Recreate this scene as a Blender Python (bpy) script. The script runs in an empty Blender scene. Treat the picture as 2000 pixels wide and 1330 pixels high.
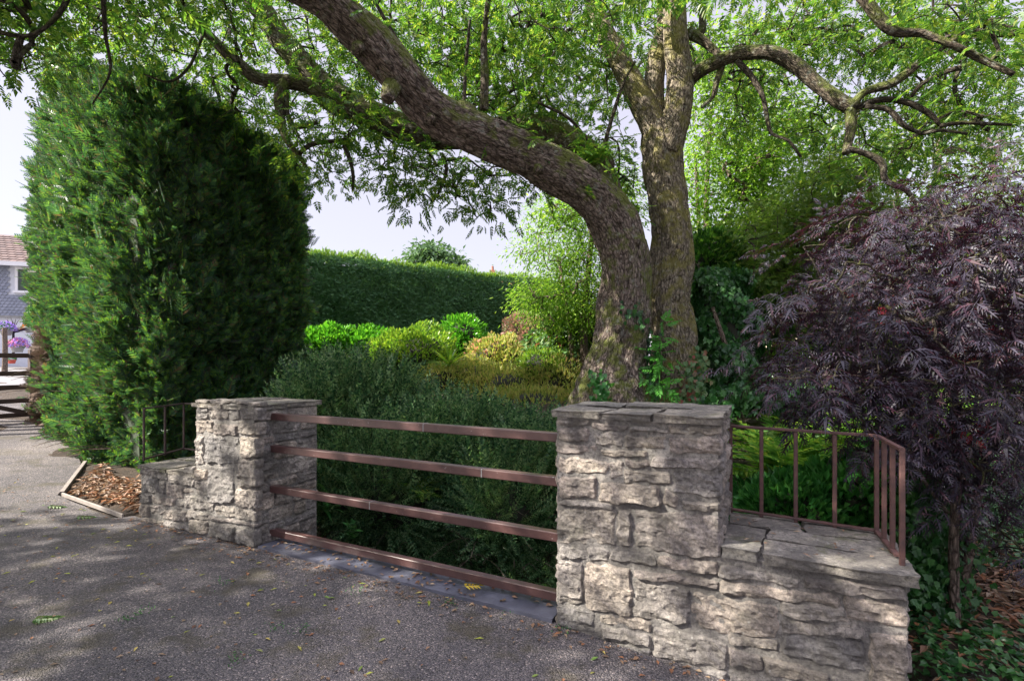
import bpy, math, random
import numpy as np
from mathutils import noise as mnoise, Vector
rng = np.random.default_rng(7); random.seed(7)
scene = bpy.context.scene
R = math.radians
# ------------------------------------------------------------------ camera, sky, sun
EYE = 1.55; F = 1000.0; HOR = 705.0
cam_d = bpy.data.cameras.new('camera'); cam = bpy.data.objects.new('camera', cam_d)
scene.collection.objects.link(cam); scene.camera = cam
cam.location = (0, 0, EYE); cam.rotation_euler = (R(90), 0, 0)
cam_d.sensor_width = 36; cam_d.lens = 18.0; cam_d.shift_y = 40/2000.0
cam_d.clip_start = 0.05; cam_d.clip_end = 2000
SUN_EL = 38.0; SUN_AZ = math.degrees(math.atan2(-.97, -.24))
w = bpy.data.worlds.new('World'); scene.world = w; w.use_nodes = True
nt = w.node_tree; bg = nt.nodes['Background']
sky = nt.nodes.new('ShaderNodeTexSky'); sky.sky_type = 'NISHITA'; sky.sun_disc = False
sky.sun_elevation = R(SUN_EL); sky.sun_rotation = R(SUN_AZ % 360)
sky.air_density = 1.0; sky.dust_density = 2.0; sky.ozone_density = 1.0
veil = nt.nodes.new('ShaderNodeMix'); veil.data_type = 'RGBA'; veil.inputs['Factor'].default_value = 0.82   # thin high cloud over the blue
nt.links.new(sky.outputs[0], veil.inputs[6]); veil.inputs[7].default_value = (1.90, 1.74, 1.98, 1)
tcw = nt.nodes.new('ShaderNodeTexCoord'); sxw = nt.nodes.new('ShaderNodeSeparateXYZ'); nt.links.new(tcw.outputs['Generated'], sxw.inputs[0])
mr = nt.nodes.new('ShaderNodeMapRange'); mr.interpolation_type = 'SMOOTHSTEP'; mr.inputs['From Min'].default_value = .58; mr.inputs['From Max'].default_value = .95; mr.inputs['To Min'].default_value = 1.; mr.inputs['To Max'].default_value = 3.6   # unseen sky above the frame brightened, added for ambient fill
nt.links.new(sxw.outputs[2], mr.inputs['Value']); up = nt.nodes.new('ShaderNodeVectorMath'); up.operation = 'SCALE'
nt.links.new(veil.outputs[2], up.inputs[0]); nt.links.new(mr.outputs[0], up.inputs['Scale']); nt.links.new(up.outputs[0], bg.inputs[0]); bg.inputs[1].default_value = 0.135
sd = bpy.data.lights.new('sun', 'SUN'); sun = bpy.data.objects.new('sun', sd)
scene.collection.objects.link(sun)
sd.energy = 5.0; sd.angle = R(0.55); sd.color = (1.0, 0.93, 0.83)
SD = Vector((.97*math.cos(R(SUN_EL)), .24*math.cos(R(SUN_EL)), -math.sin(R(SUN_EL)))).normalized()
sun.rotation_euler = SD.to_track_quat('-Z', 'Y').to_euler(); sun.location = (-10, -3, 12)
vs = scene.view_settings; vs.view_transform = 'Standard'; vs.look = 'None'; vs.gamma = 1; vs.exposure = 1.75
TAN = math.tan(R(SUN_EL))

# ------------------------------------------------------------------ helpers
def P(px, py, Y):
    return np.array([(px-1000)/F*Y, Y, EYE+(HOR-py)/F*Y])
def link(o): scene.collection.objects.link(o); return o
def tagp(o, label=None, cat=None, group=None, kind=None):
    if label: o['label'] = label
    if cat: o['category'] = cat
    if group: o['group'] = group
    if kind: o['kind'] = kind
    return o
WL = {}
def thing(name, label, cat, loc=(0, 0, 0), group=None):
    o = bpy.data.objects.new(name, None); o.empty_display_size = .2; link(o)
    o.location = tuple(float(v) for v in loc); WL[o.name] = np.array(loc, float)
    return tagp(o, label, cat, group)
def mesh_obj(name, V, Fs, mat, parent=None, origin=None, smooth=False, attrs=None):
    V = np.asarray(V, float)
    if isinstance(Fs, np.ndarray): Fs = [Fs]
    if parent is not None:
        o0 = WL[parent.name]
        # nested: world origin of the parent
    elif origin is not None: o0 = np.array(origin, float)
    else: o0 = np.zeros(3)
    me = bpy.data.meshes.new(name)
    me.vertices.add(len(V)); me.vertices.foreach_set('co', (V-o0).astype(np.float32).ravel())
    idx = np.concatenate([f.ravel() for f in Fs]).astype(np.int32)
    tot = np.concatenate([np.full(len(f), f.shape[1]) for f in Fs]).astype(np.int32)
    st = np.concatenate([[0], np.cumsum(tot)[:-1]]).astype(np.int32)
    me.loops.add(len(idx)); me.loops.foreach_set('vertex_index', idx)
    me.polygons.add(len(tot)); me.polygons.foreach_set('loop_start', st)
    me.polygons.foreach_set('loop_total', tot)
    me.polygons.foreach_set('use_smooth', np.full(len(tot), bool(smooth)))
    if attrs:
        for k, a in attrs.items():
            at = me.attributes.new(k, 'FLOAT_VECTOR', 'POINT'); at.data.foreach_set('vector', np.asarray(a, np.float32).ravel())
    me.update(calc_edges=True); me.validate()
    me.materials.append(mat)
    o = bpy.data.objects.new(name, me); link(o)
    if parent is not None:
        o.parent = parent
    else: o.location = tuple(float(v) for v in o0)
    WL[o.name] = o0
    return o
class Acc:
    def __init__(s): s.V = []; s.F = {}; s.n = 0; s.A = []
    def add(s, V, *Fs, A=None):
        V = np.asarray(V, float)
        for f in Fs:
            f = np.asarray(f)
            if len(f): s.F.setdefault(f.shape[1], []).append(f+s.n)
        s.V.append(V); s.n += len(V)
        if A is not None: s.A.append(A)
    def box(s, c, u, v, w):
        c, u, v, w = [np.array(a, float) for a in (c, u, v, w)]
        if np.dot(np.cross(u, v), w) < 0: w = -w
        V = [c+a*u+b*v+d*w for d in (-1, 1) for b in (-1, 1) for a in (-1, 1)]
        s.add(V, [[0, 2, 3, 1], [4, 5, 7, 6], [0, 1, 5, 4], [2, 6, 7, 3], [0, 4, 6, 2], [1, 3, 7, 5]])
    def build(s, name, mat, parent=None, origin=None, smooth=False):
        V = np.concatenate(s.V); Fs = [np.concatenate(f) for f in s.F.values()]
        at = {'bk': np.concatenate(s.A)} if s.A else None
        return mesh_obj(name, V, Fs, mat, parent, origin, smooth, at)
def norm(a): return a/np.maximum(np.linalg.norm(a, axis=-1, keepdims=True), 1e-9)
def catmull(pts, step):
    pts = np.array(pts, float); out = []
    p = np.vstack([2*pts[0]-pts[1], pts, 2*pts[-1]-pts[-2]])
    for i in range(1, len(p)-2):
        L = np.linalg.norm((p[i+1]-p[i])[:3]); n = max(2, int(L/step))
        t = np.linspace(0, 1, n, endpoint=False)[:, None]
        a, b, c, d = p[i-1], p[i], p[i+1], p[i+2]
        out.append(.5*((2*b)+(-a+c)*t+(2*a-5*b+4*c-d)*t*t+(-a+3*b-3*c+d)*t**3))
    out.append(pts[-1:]); return np.vstack(out)
def tube(acc, pts, rad, sides=8, step=.1, rough=0.0, seed=0, ridges=0, attr=True, cap=True):
    q = catmull(np.hstack([np.array(pts, float), np.array(rad, float)[:, None]]), step)
    C = q[:, :3]; r = np.maximum(q[:, 3], .0012); T = norm(np.gradient(C, axis=0))
    N = np.zeros_like(C); n = np.cross(T[0], [0.31, .2, .93]); n /= np.linalg.norm(n)
    for i in range(len(C)):
        n = n-T[i]*np.dot(n, T[i]); n /= np.linalg.norm(n); N[i] = n
    B = np.cross(T, N); a = np.arange(sides)*2*math.pi/sides
    L = np.concatenate([[0], np.cumsum(np.linalg.norm(np.diff(C, axis=0), axis=1))])
    rr = np.repeat(r[:, None], sides, 1)
    if rough:
        for i in range(len(C)):
            for j in range(sides):
                ca, sa = math.cos(a[j]), math.sin(a[j])
                v = mnoise.noise(Vector((ca*1.3+seed, sa*1.3, L[i]*1.4)))*1.0
                v += .45*mnoise.noise(Vector((ca*3+seed, sa*3, L[i]*3.1)))
                if ridges:
                    v2 = mnoise.noise(Vector((ca*ridges, sa*ridges, L[i]*3.2+seed)))
                    v += -.42*max(0, .28-abs(v2))/.28+.18
                rr[i, j] *= 1+rough*v
    V = C[:, None]+rr[:, :, None]*(np.cos(a)[None, :, None]*N[:, None]+np.sin(a)[None, :, None]*B[:, None])
    at = np.stack([r[:, None]*np.cos(a)[None], r[:, None]*np.sin(a)[None], np.repeat(L[:, None], sides, 1)], -1)
    i = np.arange(len(C)-1)[:, None]*sides; j = np.arange(sides)[None]; j2 = (j+1) % sides
    Fq = np.stack([i+j, i+j2, i+sides+j2, i+sides+j], -1).reshape(-1, 4)
    V = V.reshape(-1, 3); at = at.reshape(-1, 3)
    tri = []
    if cap:
        m = len(V); V = np.vstack([V, C[:1], C[-1:]]); at = np.vstack([at, at[:1], at[-1:]])
        tri = [[m, (k+1) % sides, k] for k in range(sides)]+[[m+1, m-sides+k, m-sides+(k+1) % sides] for k in range(sides)]
    acc.add(V, Fq, np.array(tri) if tri else np.zeros((0, 3), int), A=at if attr else None)
    return C
def scatter(acc, tm, Pn, D, Nn, S, jit=None):
    V0, F0 = tm
    D = norm(D); B = norm(np.cross(Nn, D)); N2 = np.cross(D, B)
    S = np.broadcast_to(np.asarray(S, float), (len(Pn),))[:, None, None]
    V = Pn[:, None]+S*(V0[None, :, 0:1]*D[:, None]+V0[None, :, 1:2]*B[:, None]+V0[None, :, 2:3]*N2[:, None])
    Fq = (F0[None]+(np.arange(len(Pn))*len(V0))[:, None, None]).reshape(-1, F0.shape[1])
    acc.add(V.reshape(-1, 3), Fq)
def rdir(n): return norm(rng.normal(size=(n, 3)))

# ------------------------------------------------------------------ leaf templates (quads)
class T:
    def __init__(s): s.V = []; s.F = []
    def leaf(s, x, y, z, ang, L, W, droop=0., fold=.12, wid=.42):
        c, sn = math.cos(ang), math.sin(ang); n = len(s.V)
        for (a, b, h) in ((0, 0, 0), (L*wid, W/2, fold*W), (L, 0, -droop*L), (L*wid, -W/2, fold*W)):
            s.V.append((x+a*c-b*sn, y+a*sn+b*c, z+h))
        s.F.append([n+3, n+2, n+1, n][::-1])
    def done(s): return np.array(s.V, float), np.array(s.F, int)
def t_leaf(W=.5):
    t = T(); t.leaf(0, 0, 0, 0, 1, W, .1); return t.done()
def t_ash():
    t = T(); t.leaf(0, 0, 0, 0, .85, .018, .12)
    for i, x in enumerate((.25, .42, .58, .72)):
        for sg in (-1, 1):
            t.leaf(x, 0, -.03*i*.8, sg*R(56-4*i), .36-.02*i, .15, .22)
    t.leaf(.83, 0, -.09, 0, .36, .15, .2); return t.done()
def t_spray():
    t = T(); t.leaf(0, 0, 0, 0, 1, .07, .15)
    for i in range(6):
        x = .12+.13*i
        for sg in (-1, 1):
            t.leaf(x+(.05 if sg > 0 else 0), 0, -.02*i, sg*R(42), .42-.045*i, .085, .1)
    return t.done()
def t_twig():
    t = T(); t.leaf(0, 0, 0, 0, 1, .018, .0)
    for i in range(15):
        x = .07+.061*i; y = .05*math.sin(x*3)
        for sg in (-1, 1):
            t.leaf(x, y, .02*((i % 2)*2-1)-.12*x*x, sg*R(46+10*((i*7) % 3-1)), .105-.003*i, .040, -.1)
    t.leaf(.95, .01, -.12, 0, .09, .035); return t.done()
def t_elder():
    t = T(); t.leaf(0, 0, 0, 0, .75, .012, .12)
    def lf(x, y, z, ang, L):
        t.leaf(x, y, z, ang, L, .048*L/.4, .3, wid=.45)
        c, s = math.cos(ang), math.sin(ang)
        for i in range(4):
            a = L*(.14+.19*i)
            for sg in (-1, 1):
                t.leaf(x+a*c, y+a*s, z-.06*i*L, ang+sg*R(42), L*(.40-.06*i), .026*L/.4, .35, wid=.4)
    for i, x in enumerate((.28, .52)):
        for sg in (-1, 1): lf(x, 0, -.04*i, sg*R(60-8*i), .44)
    lf(.73, 0, -.1, 0, .48); return t.done()
def t_frond():
    t = T()
    def z(x): return .55*x-.75*x*x
    for i in range(6):
        x = i/6; n = len(t.V); x2 = (i+1)/6
        t.V += [(x, .006, z(x)), (x, -.006, z(x)), (x2, -.005, z(x2)), (x2, .005, z(x2))]; t.F.append([n, n+1, n+2, n+3])
    for i in range(17):
        x = .14+.05*i
        for sg in (-1, 1):
            t.leaf(x, 0, z(x), sg*R(68-i), .30*(1-abs(x-.32)*1.15)*(1.05-x*.45), .05, .25)
    return t.done()
def t_ivy():
    t = T(); n = 0
    t.V = [(0, 0, 0), (.1, .42, .05), (.55, .3, .05), (1, 0, -.1), (.55, -.3, .05), (.1, -.42, .05), (.45, 0, -.03)]
    t.F = [[0, 6, 2, 1], [6, 3, 2, 2], [0, 5, 4, 6], [6, 4, 3, 3]]
    t.V = [(0, 0, 0), (.1, .42, .05), (.4, .3, .04), (.55, .38, .05), (.65, .16, .02), (1, 0, -.1), (.65, -.16, .02), (.55, -.38, .05), (.4, -.3, .04), (.1, -.42, .05), (.45, 0, -.03)]
    t.F = [[0, 10, 2, 1], [2, 10, 4, 3], [10, 6, 5, 4], [10, 8, 7, 6], [0, 9, 8, 10]]
    return t.done()
def t_blade():
    t = T(); n = 0
    for i in range(4):
        x, x2 = i/4, (i+1)/4; n = len(t.V); wa, wb = .05*(1-x**2), .05*(1-x2**2)
        t.V += [(x, wa, -.35*x*x), (x, -wa, -.35*x*x), (x2, -wb, -.35*x2*x2), (x2, wb, -.35*x2*x2)]; t.F.append([n, n+1, n+2, n+3])
    return t.done()
LEAF, LEAFN, ASH, SPRAY, TWIG, ELDER, FROND, IVY, BLADE = t_leaf(.55), t_leaf(.34), t_ash(), t_spray(), t_twig(), t_elder(), t_frond(), t_ivy(), t_blade()

# ------------------------------------------------------------------ materials
def newmat(name):
    m = bpy.data.materials.new(name); m.use_nodes = True; n = m.node_tree
    b = n.nodes['Principled BSDF']; return m, n, b
def ramp(n, src, stops):
    r = n.nodes.new('ShaderNodeValToRGB'); e = r.color_ramp.elements
    while len(e) < len(stops): e.new(.5)
    for k, (p, c) in enumerate(stops): e[k].position = p; e[k].color = (*c, 1)
    n.links.new(src, r.inputs[0]); return r.outputs[0]
def tex(n, kind, vec, scale, **kw):
    t = n.nodes.new('ShaderNodeTex'+kind); t.inputs['Scale'].default_value = scale
    if vec is not None: n.links.new(vec, t.inputs['Vector'])
    for k, v in kw.items(): t.inputs[k].default_value = v
    return t
def mixc(n, fac, a, b, mode='MIX'):
    m = n.nodes.new('ShaderNodeMix'); m.data_type = 'RGBA'; m.blend_type = mode
    for s, v in ((m.inputs['Factor'], fac), (m.inputs[6], a), (m.inputs[7], b)):
        if hasattr(v, 'is_output'): n.links.new(v, s)
        else: s.default_value = v if isinstance(v, (int, float)) else (*v, 1)
    return m.outputs[2]
def bump(n, b, h, strength, dist=.01, prev=None):
    u = n.nodes.new('ShaderNodeBump'); u.inputs['Strength'].default_value = strength; u.inputs['Distance'].default_value = dist
    n.links.new(h, u.inputs['Height'])
    if prev is not None: n.links.new(prev, u.inputs['Normal'])
    n.links.new(u.outputs[0], b.inputs['Normal']); return u.outputs[0]
def objco(n, scale=None):
    c = n.nodes.new('ShaderNodeTexCoord').outputs['Object']
    if scale:
        m = n.nodes.new('ShaderNodeMapping'); m.inputs['Scale'].default_value = scale; n.links.new(c, m.inputs[0]); c = m.outputs[0]
    return c
def leafmat(name, stops, trans=.45, tcol=2.2, rough=.42, patch=None, tint=(1.0, 1.0, .55)):
    m, n, b = newmat(name)
    g = n.nodes.new('ShaderNodeNewGeometry')
    col = ramp(n, g.outputs['Random Per Island'], [(i/(len(stops)-1), c) for i, c in enumerate(stops)])
    b.inputs['Roughness'].default_value = rough; b.inputs['Specular IOR Level'].default_value = .35
    n.links.new(col, b.inputs['Base Color'])
    tr = n.nodes.new('ShaderNodeBsdfTranslucent')
    tc = mixc(n, 1.0, col, tuple(tcol*v for v in tint), 'MULTIPLY'); n.links.new(tc, tr.inputs[0])
    mx = n.nodes.new('ShaderNodeMixShader'); mx.inputs[0].default_value = trans
    n.links.new(b.outputs[0], mx.inputs[1]); n.links.new(tr.outputs[0], mx.inputs[2])
    n.links.new(mx.outputs[0], n.nodes['Material Output'].inputs[0]); return m
M = {}
M['ash'] = leafmat('ash_leaves', [(.03, .08, .014), (.048, .12, .02), (.07, .155, .025), (.115, .20, .03), (.20, .25, .045)], .5, 2.15)
M['shoot'] = leafmat('conifer_shoots', [(.03, .08, .05), (.045, .12, .06), (.065, .16, .06), (.12, .24, .06), (.14, .10, .06)], .3, 1.8, .38)
M['conifer'] = leafmat('conifer_sprays', [(.10, .07, .055), (.026, .07, .045), (.034, .095, .05), (.05, .13, .052), (.07, .165, .035), (.15, .27, .035)], .28, 1.8, .42)
M['yew'] = leafmat('hedge_sprays', [(.05, .115, .075), (.07, .165, .09), (.09, .20, .10), (.12, .25, .11), (.15, .28, .10)], .25, 2.0, .5)
M['coton'] = leafmat('small_dark_leaves', [(.016, .045, .026), (.03, .08, .04), (.05, .12, .05), (.085, .18, .075), (.18, .28, .14), (.09, .14, .06)], .25, 2.0, .22)
M['newshoot'] = leafmat('pale_new_shoots', [(.06, .13, .06), (.10, .19, .08), (.16, .25, .10), (.22, .26, .12)], .3, 1.8, .3)
M['laurel'] = leafmat('laurel_leaves', [(.03, .13, .012), (.05, .19, .015), (.08, .26, .02), (.14, .33, .03)], .35, 2.0, .3)
M['gold'] = leafmat('golden_green_leaves', [(.06, .16, .02), (.12, .24, .025), (.24, .34, .04), (.06, .14, .02)], .4, 1.8, .35)
M['yellow'] = leafmat('yellow_green_leaves', [(.12, .20, .04), (.26, .32, .07), (.42, .40, .12), (.15, .23, .05), (.42, .32, .14), (.34, .40, .14)], .4, 1.5, .5)
M['pink'] = leafmat('pink_orange_flowers', [(.62, .26, .18), (.7, .38, .24), (.55, .2, .16)], .3, 1.2, .6, tint=(1, .8, .8))
M['redleaf'] = leafmat('red_tinged_leaves', [(.10, .12, .05), (.42, .20, .18), (.10, .18, .05), (.50, .28, .26), (.12, .2, .06)], .3, 1.3, .5, tint=(1, .8, .7))
M['ivy'] = leafmat('ivy_leaves', [(.012, .05, .015), (.02, .08, .02), (.04, .13, .03), (.07, .17, .05)], .2, 1.8, .28)
M['creeper'] = leafmat('creeper_leaves', [(.05, .13, .05), (.09, .2, .07), (.14, .26, .10), (.07, .15, .05), (.20, .28, .12), (.30, .08, .07)], .3, 1.6, .35)
M['birch'] = leafmat('pale_green_leaves', [(.05, .12, .015), (.09, .19, .02), (.14, .26, .03), (.24, .34, .07)], .5, 2.0, .4)
M['deep'] = leafmat('deep_green_leaves', [(.015, .06, .012), (.03, .10, .018), (.05, .14, .02), (.09, .19, .03)], .4, 2.0, .35)
M['olive'] = leafmat('olive_green_leaves', [(.04, .10, .02), (.07, .14, .025), (.11, .18, .035), (.16, .20, .05)], .45, 2.0, .45)
M['far'] = leafmat('distant_leaves', [(.05, .11, .05), (.07, .14, .06), (.10, .18, .08)], .3, 1.5, .6)
M['purple'] = leafmat('purple_leaves', [(.013, .011, .019), (.019, .015, .027), (.027, .022, .037), (.034, .028, .044), (.045, .014, .024), (.024, .03, .024)], .12, 2.0, .5, tint=(1.6, .5, .6))
M['redtip'] = leafmat('crimson_young_leaves', [(.30, .02, .04), (.40, .05, .07)], .35, 1.6, .45, tint=(1, .4, .4))
M['fern'] = leafmat('fern_fronds', [(.05, .15, .025), (.09, .22, .04), (.16, .30, .05), (.28, .34, .06)], .45, 1.8, .5)
M['vinca'] = leafmat('groundcover_leaves', [(.02, .09, .02), (.03, .13, .03), (.05, .18, .04), (.08, .22, .05)], .3, 1.8, .3)
M['litter'] = leafmat('fallen_leaves', [(.14, .09, .06), (.32, .19, .11), (.10, .07, .05), (.38, .28, .18), (.20, .13, .09), (.34, .15, .07), (.08, .06, .05)], .2, 1.3, .6, tint=(1, .8, .6))
M['fallen'] = leafmat('yellow_fallen_leaves', [(.42, .42, .06), (.30, .36, .05), (.50, .38, .12), (.12, .24, .04), (.45, .30, .18)], .2, 1.2, .5)
M['yleaf'] = leafmat('yellow_ash_leaf', [(.60, .50, .05), (.65, .42, .04)], .2, 1.2, .5)
M['gleaf'] = leafmat('fresh_green_leaf', [(.06, .22, .03), (.08, .28, .04)], .3, 1.5, .4)
M['dull'] = leafmat('wilting_green_leaf', [(.05, .13, .03), (.09, .17, .04), (.14, .19, .05)], .2, 1.5, .5)
M['deadtwig'] = leafmat('bare_brown_twigs', [(.16, .11, .08), (.24, .17, .13), (.10, .07, .05)], .05, 1, .8, tint=(1, 1, 1))

def simple(name, col, rough=.6, nscale=6., namp=.35, bstr=.2, bscale=60., metallic=0., col2=None, bdist=.004):
    m, n, b = newmat(name); c = objco(n)
    t = tex(n, 'Noise', c, nscale, Detail=6.0, Roughness=.62)
    d = tuple(v*(1-namp) for v in col) if col2 is None else col2
    n.links.new(ramp(n, t.outputs['Fac'], [(.3, d), (.7, col)]), b.inputs['Base Color'])
    t2 = tex(n, 'Noise', c, bscale, Detail=5.0)
    bump(n, b, t2.outputs['Fac'], bstr, bdist); b.inputs['Roughness'].default_value = rough; b.inputs['Metallic'].default_value = metallic
    return m
# asphalt
m, n, b = newmat('asphalt'); c = objco(n)
v1 = tex(n, 'Voronoi', c, 120., Randomness=1.0); v2 = tex(n, 'Voronoi', c, 47.)
base = ramp(n, tex(n, 'Noise', c, .9, Detail=7., Roughness=.6).outputs['Fac'], [(.3, (.112, .106, .114)), (.7, (.205, .19, .19))])
vc = n.nodes.new('ShaderNodeSeparateColor'); n.links.new(v1.outputs['Color'], vc.inputs[0])
agg = ramp(n, vc.outputs[0], [(0., (.45, .45, .48)), (.55, (.95, .92, .9)), (.93, (1.4, 1.3, 1.2)), (1., (3.0, 2.7, 2.4))])
col = mixc(n, 1., base, agg, 'MULTIPLY')
mossf = ramp(n, tex(n, 'Noise', c, 2.3, Detail=9., Roughness=.68).outputs['Fac'], [(.52, (0, 0, 0)), (.64, (.8, .8, .8))])
col = mixc(n, mossf, col, (.10, .085, .05))
pt = ramp(n, tex(n, 'Noise', c, .55, Detail=3., Distortion=1.2).outputs['Fac'], [(.42, (.72, .72, .74)), (.58, (1.12, 1.1, 1.08))]); col = mixc(n, 1., col, pt, 'MULTIPLY')
dk = ramp(n, v1.outputs['Distance'], [(.0, (1.25, 1.25, 1.25)), (.55, (.9, .9, .9)), (.8, (.35, .35, .35))])
col = mixc(n, 1., col, dk, 'MULTIPLY')
n.links.new(col, b.inputs['Base Color']); b.inputs['Roughness'].default_value = .72
inv = n.nodes.new('ShaderNodeMath'); inv.operation = 'SUBTRACT'; inv.inputs[0].default_value = 1; n.links.new(v1.outputs['Distance'], inv.inputs[1])
p1 = bump(n, b, inv.outputs[0], .9, .010)
bump(n, b, tex(n, 'Noise', c, 9., Detail=6.).outputs['Fac'], .35, .03, p1)
M['asphalt'] = m
M['road'] = simple('road_asphalt', (.20, .195, .20), .8, 2., .2)
# soil
m, n, b = newmat('soil'); c = objco(n)
n.links.new(ramp(n, tex(n, 'Noise', c, 7., Detail=9., Roughness=.7).outputs['Fac'], [(.3, (.025, .018, .012)), (.55, (.06, .042, .028)), (.8, (.11, .075, .045))]), b.inputs['Base Color'])
bump(n, b, tex(n, 'Noise', c, 22., Detail=9., Roughness=.7).outputs['Fac'], 1., .06); b.inputs['Roughness'].default_value = .95
M['soil'] = m
# stone
def stonemat(name, stops, moss=.0, lich=.5, island=True):
    m, n, b = newmat(name); c = objco(n); g = n.nodes.new('ShaderNodeNewGeometry')
    if island: base = ramp(n, g.outputs['Random Per Island'], [(i/(len(stops)-1), s) for i, s in enumerate(stops)])
    else: base = ramp(n, tex(n, 'Noise', c, 3., Detail=5.).outputs['Fac'], [(.3, stops[0]), (.7, stops[-1])])
    mott = ramp(n, tex(n, 'Noise', c, 11., Detail=9., Roughness=.72).outputs['Fac'], [(.28, (.42, .41, .43)), (.45, (.8, .79, .78)), (.62, (1.15, 1.12, 1.08)), (.75, (1.45, 1.38, 1.3))])
    col = mixc(n, 1., base, mott, 'MULTIPLY')
    fine = ramp(n, tex(n, 'Noise', c, 48., Detail=8., Roughness=.8).outputs['Fac'], [(.38, (.30, .29, .31)), (.5, (1, 1, 1)), (.64, (1.5, 1.48, 1.45))])
    col = mixc(n, .85, col, fine, 'MULTIPLY')
    stain = ramp(n, tex(n, 'Noise', c, 4.2, Detail=7., Roughness=.65).outputs['Fac'], [(.42, (0, 0, 0)), (.56, (.65, .65, .65))])
    col = mixc(n, stain, col, (.095, .088, .08))
    sp = tex(n, 'Voronoi', c, 24.); f = ramp(n, sp.outputs['Distance'], [(.10, (1, 1, 1)), (.20, (0, 0, 0))])
    nm = ramp(n, tex(n, 'Noise', c, 6., Detail=4.).outputs['Fac'], [(.52, (0, 0, 0)), (.62, (lich, lich, lich))])
    lf = mixc(n, 1., f, nm, 'MULTIPLY'); col = mixc(n, lf, col, (.52, .51, .47))
    if moss:
        mf = ramp(n, tex(n, 'Noise', c, 5., Detail=9., Roughness=.7).outputs['Fac'], [(.55, (0, 0, 0)), (.66, (moss, moss, moss))])
        col = mixc(n, mf, col, (.10, .11, .03))
    n.links.new(col, b.inputs['Base Color']); b.inputs['Roughness'].default_value = .85
    p1 = bump(n, b, tex(n, 'Noise', c, 26., Detail=10., Roughness=.78).outputs['Fac'], 1., .035)
    mp = objco(n, (3, 3, 22)); bump(n, b, tex(n, 'Noise', mp, 2.2, Detail=6.).outputs['Fac'], .2, .010, p1)
    return m
M['stone'] = stonemat('rubble_stone', [(.36, .335, .31), (.56, .51, .455), (.27, .26, .255), (.62, .54, .455), (.40, .345, .31), (.36, .345, .33), (.46, .40, .33), (.28, .27, .265)], .15)
M['mortar'] = stonemat('mortar', [(.30, .285, .27), (.44, .42, .39)], .1, .2, False)
M['slab'] = stonemat('coping_slab', [(.32, .30, .26), (.40, .36, .30), (.27, .26, .235)], .6, .8)
M['oldstone'] = stonemat('dark_old_stone', [(.16, .13, .09), (.20, .16, .11), (.12, .11, .08)], .7, .1)  # darker, browner stone palette with more moss
M['sill'] = simple('sill_slab_paint', (.13, .135, .175), .42, 3., .55, .3, 40.)
# rail paint
m, n, b = newmat('brown_rail_paint'); c = objco(n)
t = tex(n, 'Noise', c, 7., Detail=7., Roughness=.7)
col = ramp(n, t.outputs['Fac'], [(.35, (.060, .030, .028)), (.65, (.095, .048, .043))])
chip = ramp(n, tex(n, 'Noise', c, 55., Detail=4., Roughness=.6).outputs['Fac'], [(.685, (0, 0, 0)), (.72, (.85, .85, .85))])
col = mixc(n, chip, col, (.40, .36, .36)); n.links.new(col, b.inputs['Base Color'])
b.inputs['Roughness'].default_value = .33; b.inputs['Specular IOR Level'].default_value = .6
bump(n, b, tex(n, 'Noise', c, 35., Detail=4.).outputs['Fac'], .15, .004); M['rail'] = m
M['rust'] = simple('rusty_brown_iron', (.12, .055, .045), .6, 18., .6, .5, 80., col2=(.045, .024, .024))
M['darkiron'] = simple('dark_brown_iron', (.06, .035, .03), .7, 14., .5, .4, 80.)
M['timber'] = simple('dark_gate_timber', (.075, .05, .045), .7, 5., .4, .4, 40.)
M['kerbwood'] = simple('timber_edging', (.27, .235, .21), .8, 8., .35, .4, 60.)
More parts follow.
